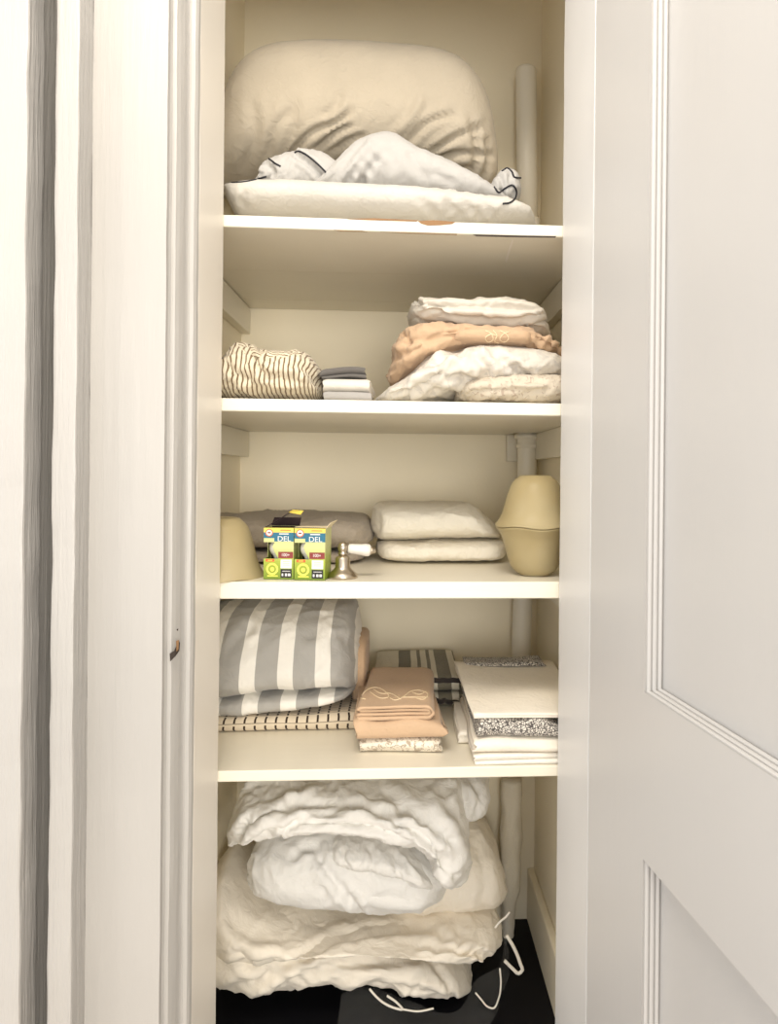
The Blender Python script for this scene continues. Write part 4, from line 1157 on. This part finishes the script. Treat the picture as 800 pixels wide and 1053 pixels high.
stack_item('cloth', 478, 560, 731, 727, yr+.275, .055, [0, 1], PRINT, parent=tc, zb=ze_+.001, h=.007, soft=0, wob=.006, wav=.004, seed=66, part='printed_edge')
# ------------------------------------------------------------------ floor of the closet
DUV = cloth('white_duvet', (.86, .845, .81), (26, .003, .35)); DUVC = cloth('cool_duvet', (.80, .79, .765), (26, .003, .35)); DUVY = cloth('cream_duvet', (.86, .80, .70), (22, .003, .35))
# large cream comforter lying on the floor, two fat folds
cf = empty('comforter', at(360, 1040, 1.5), 'large cream comforter in fat folds, lowest of the pile on the closet floor', 'comforter')
V = lump([(190, 980), (210, 962), (224, 946), (250, 940), (300, 945), (360, 962), (400, 972), (440, 980), (462, 992), (480, 1008), (487, 1028)],
         [(190, 1030), (224, 1033), (250, 1038), (265, 1040), (285, 1038), (301, 1033), (332, 1021), (350, 1024), (378, 1016), (392, 1022), (420, 1034), (450, 1038), (478, 1046), (487, 1044)], 1.45, .30, 141, .02,
         [([(232, 1020), (262, 1010), (300, 990), (350, 968), (400, 958)], .012, -.014), ([(246, 985), (262, 990), (290, 986)], .016, -.010), ([(270, 1030), (310, 1005), (360, 990), (400, 990)], .010, -.010), ([(240, 1034), (300, 1016), (340, 1000)], .007, -.007),
          ([(380, 1014), (420, 1018), (470, 1030)], .010, -.008), ([(344, 1018), (390, 1000), (440, 1000)], .014, .008), ([(440, 985), (460, 1010), (468, 1040)], .008, -.006)],
         n=2.4, Yt=1.50, Yb=1.47, nu=52, nv=40, ends=6, ret=True, wr=(.008, (6, 6, 13), .5, 142), lo=.03)
soft_obj('lower_fold', V, DUVY, cf)
V = lump([(195, 932), (215, 912), (226, 890), (236, 900), (250, 925), (280, 938), (330, 950), (390, 955), (430, 951), (455, 947), (480, 946), (500, 950), (512, 958), (519, 970), (520, 985)],
         [(195, 1000), (226, 1008), (250, 1004), (290, 990), (330, 975), (370, 966), (410, 972), (440, 984), (465, 994), (485, 1000), (505, 999), (516, 993), (520, 987)], 1.42, .34, 145, .02,
         [([(428, 972), (460, 977), (492, 980), (512, 984)], .006, -.014), ([(490, 978), (500, 986), (512, 986)], .005, -.008), ([(300, 985), (350, 964), (410, 954), (450, 952)], .012, -.010), ([(240, 975), (256, 990), (290, 985)], .018, -.012),
          ([(232, 935), (250, 955), (300, 962)], .02, -.006), ([(450, 958), (458, 966), (452, 974)], .008, -.006), ([(470, 952), (476, 962), (472, 972)], .008, -.006)],
         n=2.3, Yt=1.52, Yb=1.45, nu=56, nv=40, ends=5, ret=True, wr=(.007, (6, 6, 13), .45, 146), lo=.025)
soft_obj('upper_fold', V, DUVY, cf)
# cream comforter behind
V = lump([(400, 860), (440, 850), (470, 848), (481, 848), (492, 854), (503, 866), (512, 882), (518, 900), (521, 918), (522, 928)], [(400, 952), (440, 951), (470, 948), (500, 945), (512, 941), (519, 934), (522, 929)], 1.50, .26, 151, .03,
         [([(476, 852), (490, 872), (498, 905), (496, 940)], .014, -.006)], n=2.5, Yt=1.56, Yb=1.53, nu=36, nv=34, ends=6, ret=True, wr=(.005, (12, 12, 12), .9, 152))
tag(soft_obj('comforter', V, DUVY), 'smooth cream comforter peeking out on the right behind the white duvets', 'comforter')
# middle white duvet
md = empty('duvet', at(345, 945, 1.42), 'smooth white duvet in the middle of the floor pile, below the draped one', 'duvet')
V = lump([(250, 915), (254, 898), (258, 886), (266, 872), (300, 862), (340, 858), (390, 862), (430, 876), (450, 890), (462, 910)], [(250, 926), (264, 933), (290, 940), (330, 946), (377, 951), (410, 950), (440, 947), (462, 940)], 1.41, .30, 155, .03,
         [([(324, 874), (336, 896), (352, 918), (374, 938)], .008, -.010), ([(257, 890), (256, 910), (262, 926)], .006, -.006), ([(300, 884), (312, 872), (330, 872)], .008, -.008)], n=2.5, Yt=1.46, Yb=1.44, nu=46, nv=38, ends=6, ret=True, wr=(.006, (9, 9, 14), -.4, 156), lo=.02)
soft_obj('main_fold', V, DUVC, md)
V = lump([(338, 876), (350, 868), (380, 868), (410, 876), (432, 890), (444, 908), (447, 925)], [(338, 886), (346, 896), (356, 900), (380, 902), (410, 908), (436, 920), (447, 929)], 1.395, .2, 157, .04,
         [([(352, 872), (352, 884), (358, 894)], .007, -.006), ([(380, 870), (384, 886), (380, 898)], .008, -.006), ([(408, 878), (408, 892), (412, 904)], .008, -.006)], n=2.3, Yt=1.43, Yb=1.41, nu=36, nv=30, ends=5, ret=True, wr=(.006, (18, 12, 9), .2, 158))
soft_obj('inner_fold', V, DUV, md)
V = lump([(346, 900), (370, 898), (410, 905), (440, 918), (448, 932)], [(346, 908), (358, 924), (376, 938), (400, 944), (430, 942), (448, 936)], 1.405, .18, 159, .03, [], n=2.3, Yt=1.43, Yb=1.42, nu=32, nv=26, ends=5, ret=True)
soft_obj('inner_fold', V, DUVC, md)
# draped white duvet on top
dt = empty('duvet', at(360, 880, 1.38), 'crumpled white duvet draped over the top of the floor pile, right under the shelf', 'duvet')
V = lump([(230, 884), (233, 865), (238, 842), (244, 822), (252, 806), (275, 801), (330, 800), (400, 801), (450, 802), (468, 806), (476, 822), (481, 850), (485, 885), (487, 905)],
         [(230, 886), (238, 887.5), (252, 880), (265, 875), (290, 866), (319, 862), (355, 861), (378, 866), (400, 873), (422, 881), (438, 892), (446, 910), (450, 928), (464, 937), (478, 931), (485, 918), (487, 908)], 1.335, .42, 161, .04,
         [([(236, 868), (262, 842), (300, 828), (352, 826)], .009, -.010), ([(240, 880), (290, 852), (340, 846), (390, 852), (430, 868)], .008, -.010), ([(262, 846), (300, 822), (330, 812)], .012, .008), ([(400, 840), (430, 856), (462, 886)], .009, -.012),
          ([(420, 870), (445, 886), (470, 900)], .008, -.010), ([(392, 812), (420, 832), (470, 866)], .012, -.009), ([(352, 822), (390, 836), (420, 834)], .008, -.009), ([(446, 900), (460, 916), (480, 922)], .008, -.010), ([(440, 815), (462, 850), (480, 890)], .012, .007),
          ([(280, 866), (320, 838), (352, 834)], .006, -.006), ([(244, 866), (252, 850), (256, 838)], .006, -.007), ([(330, 850), (360, 838), (392, 838)], .008, .006)],
         n=2.4, Yt=1.46, Yb=1.365, nu=60, nv=46, ends=7, ret=True, wr=(.0085, (7, 8, 17), .5, 162), lo=.03)
V[..., 2] = np.minimum(V[..., 2], Z4b-.001)
soft_obj('cover', V, DUV, dt)
V = lump([(440, 806), (460, 801), (490, 801), (502, 806), (505, 818)], [(440, 840), (465, 846), (485, 849), (497, 845), (504, 832), (505, 822)], 1.46, .24, 165, .04, [([(470, 806), (478, 824), (474, 842)], .009, -.006), ([(488, 804), (494, 824), (488, 842)], .008, -.005)],
         n=2.3, Yt=1.49, Yb=1.50, nu=30, nv=28, ends=4, ret=True, wr=(.005, (18, 12, 9), .1, 166))
V[..., 2] = np.minimum(V[..., 2], Z4b-.001)
soft_obj('rolled_end', V, DUVC, dt)

# clear plastic storage bag the comforters came in
def film():
    m, nt, b = new_mat('clear_plastic_film')
    b.inputs['Base Color'].default_value = (.3, .3, .29, 1); b.inputs['Roughness'].default_value = .12; b.inputs['Alpha'].default_value = .045
    n = noise_node(nt, 26, 4, .6, mapping(nt, (1, 1, 1)), 1.5); lk(nt, bump(nt, n.outputs[0], .012, .8), b.inputs['Normal'])
    return m
FILM = film()
CORD = plain('white_bag_cord', (.80, .76, .68), .5)
bag = empty('plastic_bag', at(440, 1046, 1.44), 'clear plastic storage bag with white cord edges spilling out beneath the cream comforter', 'plastic bag')
def film_sheet(top, bot, Y0, Y1, seed, nu=40, nv=24):
    a = spline(top, nu); b = spline(bot, nu); V = np.empty((nu, nv, 3))
    for i in range(nu):
        for j in range(nv):
            t = j/(nv-1); p = a[i]*(1-t)+b[i]*t; V[i, j] = at(p[0], p[1], Y0*(1-t)+Y1*t)
    V += gnormals(V, False)*(.010*fbm(V*16, 3, seed))[..., None]
    V[..., 2] = np.maximum(V[..., 2], .003)
    B = V+gnormals(V, False)*.0006
    G = np.concatenate([V, B[:, ::-1]], 1)
    return G
grid_obj('film', film_sheet([(352, 1022), (366, 1016), (420, 1028), (470, 1040), (492, 1005), (512, 995), (521, 965)], [(345, 1062), (372, 1066), (420, 1066), (470, 1064), (505, 1052), (514, 1030), (524, 985)], 1.47, 1.43, 3), FILM, bag, cap='strip')
grid_obj('film', film_sheet([(509, 952), (514, 946), (520, 944), (525, 936)], [(517, 968), (519, 972), (521, 970), (524, 962)], 1.49, 1.47, 5, 20, 14), FILM, bag, cap='strip')
for pts, Y, r in (([(509, 954), (514, 948), (520, 943), (524, 938)], 1.47, .0022), ([(521, 962), (526, 970), (531, 980), (535, 991), (537, 998), (533.5, 1001), (527, 996), (519, 988)], 1.46, .0036), ([(514, 996), (515, 1012), (513, 1026), (507, 1037), (501, 1035), (495, 1028), (489, 1021)], 1.435, .0018),
                  ([(380, 1017), (386, 1024), (394, 1031), (404, 1036), (414, 1038), (408, 1031), (398, 1024)], 1.435, .0022), ([(414, 1038), (430, 1040), (446, 1037)], 1.435, .0018)):
    edge_cord(pts, Y, r, CORD, bag, 'cord')
# ------------------------------------------------------------------ let every soft thing rest on what lies below it
from mathutils.bvhtree import BVHTree
def meshes_of(o):
    r = [o] if o.type == 'MESH' else []
    for c in o.children: r += meshes_of(c)
    return r
def world_off(o):
    v = Vector((0, 0, 0))
    while o is not None: v = v+o.location; o = o.parent
    return v
def by_label(s):
    for o in bpy.data.objects:
        if o.parent is None and s in str(o.get('label', '')): return o
    raise KeyError(s)
def settle(upper, lowers, lift=.0012, only=None):
    bvs = []
    for l in lowers:
        for m in meshes_of(l):
            w = world_off(m)
            bvs.append(BVHTree.FromPolygons([v.co+w for v in m.data.vertices], [tuple(f.vertices) for f in m.data.polygons]))
    dn, up = Vector((0, 0, -1)), Vector((0, 0, 1))
    for m in meshes_of(upper):
        if only and not m.name.startswith(only): continue
        w = world_off(m)
        for v in m.data.vertices:
            p = v.co+w
            for b in bvs:
                h = b.ray_cast(Vector((p.x, p.y, p.z+.6)), dn)
                if h[0] is None or h[0].z <= p.z: continue
                k = b.ray_cast(p, up)
                if k[0] is None or k[1].z < 0: continue       # not inside
                v.co.z = k[0].z+lift-w.z; p = v.co+w
        m.data.update()
L = by_label
settle(L('crumpled white duvet cover'), [L('flat white pillow')], only='fold')
settle(L('large plump'), [L('flat white pillow')])
settle(L('pale crumpled bed sheet'), [L('beige bed sheet')])
settle(L('tan folded bed sheet'), [L('pale crumpled bed sheet')], only='sheet')
settle(L('white folded bed sheet'), [L('tan folded bed sheet')])
settle(L('thick taupe'), [L('taupe folded towel lying')])
settle(L('white folded towel resting'), [L('white folded towel, lower')])
settle(L('thick grey and white striped blanket'), [L('black dashed grid')])
settle(L('smooth cream comforter'), [L('large cream comforter')])
settle(L('smooth white duvet in'), [L('large cream comforter'), L('smooth cream comforter')])
settle(L('crumpled white duvet draped'), [L('smooth white duvet in'), L('smooth cream comforter')])
# ------------------------------------------------------------------ light
def area(name, loc, target, sx, sy, power, col):
    d = bpy.data.lights.new(name, 'AREA'); d.shape = 'RECTANGLE'; d.size = sx; d.size_y = sy; d.energy = power; d.color = col
    o = bpy.data.objects.new(name, d); COL.objects.link(o); o.location = loc
    o.rotation_euler = (Vector(target)-Vector(loc)).to_track_quat('-Z', 'Y').to_euler()
    return o
area('ceiling_lamp_light', (-.15, .12, 2.45), (0, 1.25, .8), .7, .6, 17, (1.0, .89, .74))
area('front_fill_light', (.75, -2.9, 1.2), (0, 1.4, 1.15), 2.2, 1.4, 92, (1.0, .94, .83))  # unseen soft fill added behind the camera to brighten the closet interior
area('left_fill_light', (-1.9, .05, 1.55), (.2, 1.0, 1.15), 1.1, 1.5, 11, (1.0, .965, .92))  # unseen fill added on the left to lift the door, no window known
wd = bpy.data.worlds.new('world'); SC.world = wd; wd.use_nodes = True
bg = wd.node_tree.nodes['Background']; bg.inputs[0].default_value = (.98, .98, .985, 1); bg.inputs[1].default_value = .78
vs = SC.view_settings
vs.view_transform = 'Standard'; vs.look = 'None'; vs.gamma = 1; vs.use_curve_mapping = False; vs.exposure = 0.37
SC.cycles.max_bounces = 10; SC.cycles.diffuse_bounces = 7; SC.cycles.transmission_bounces = 8; SC.cycles.transparent_max_bounces = 10
SC.cycles.use_denoising = True
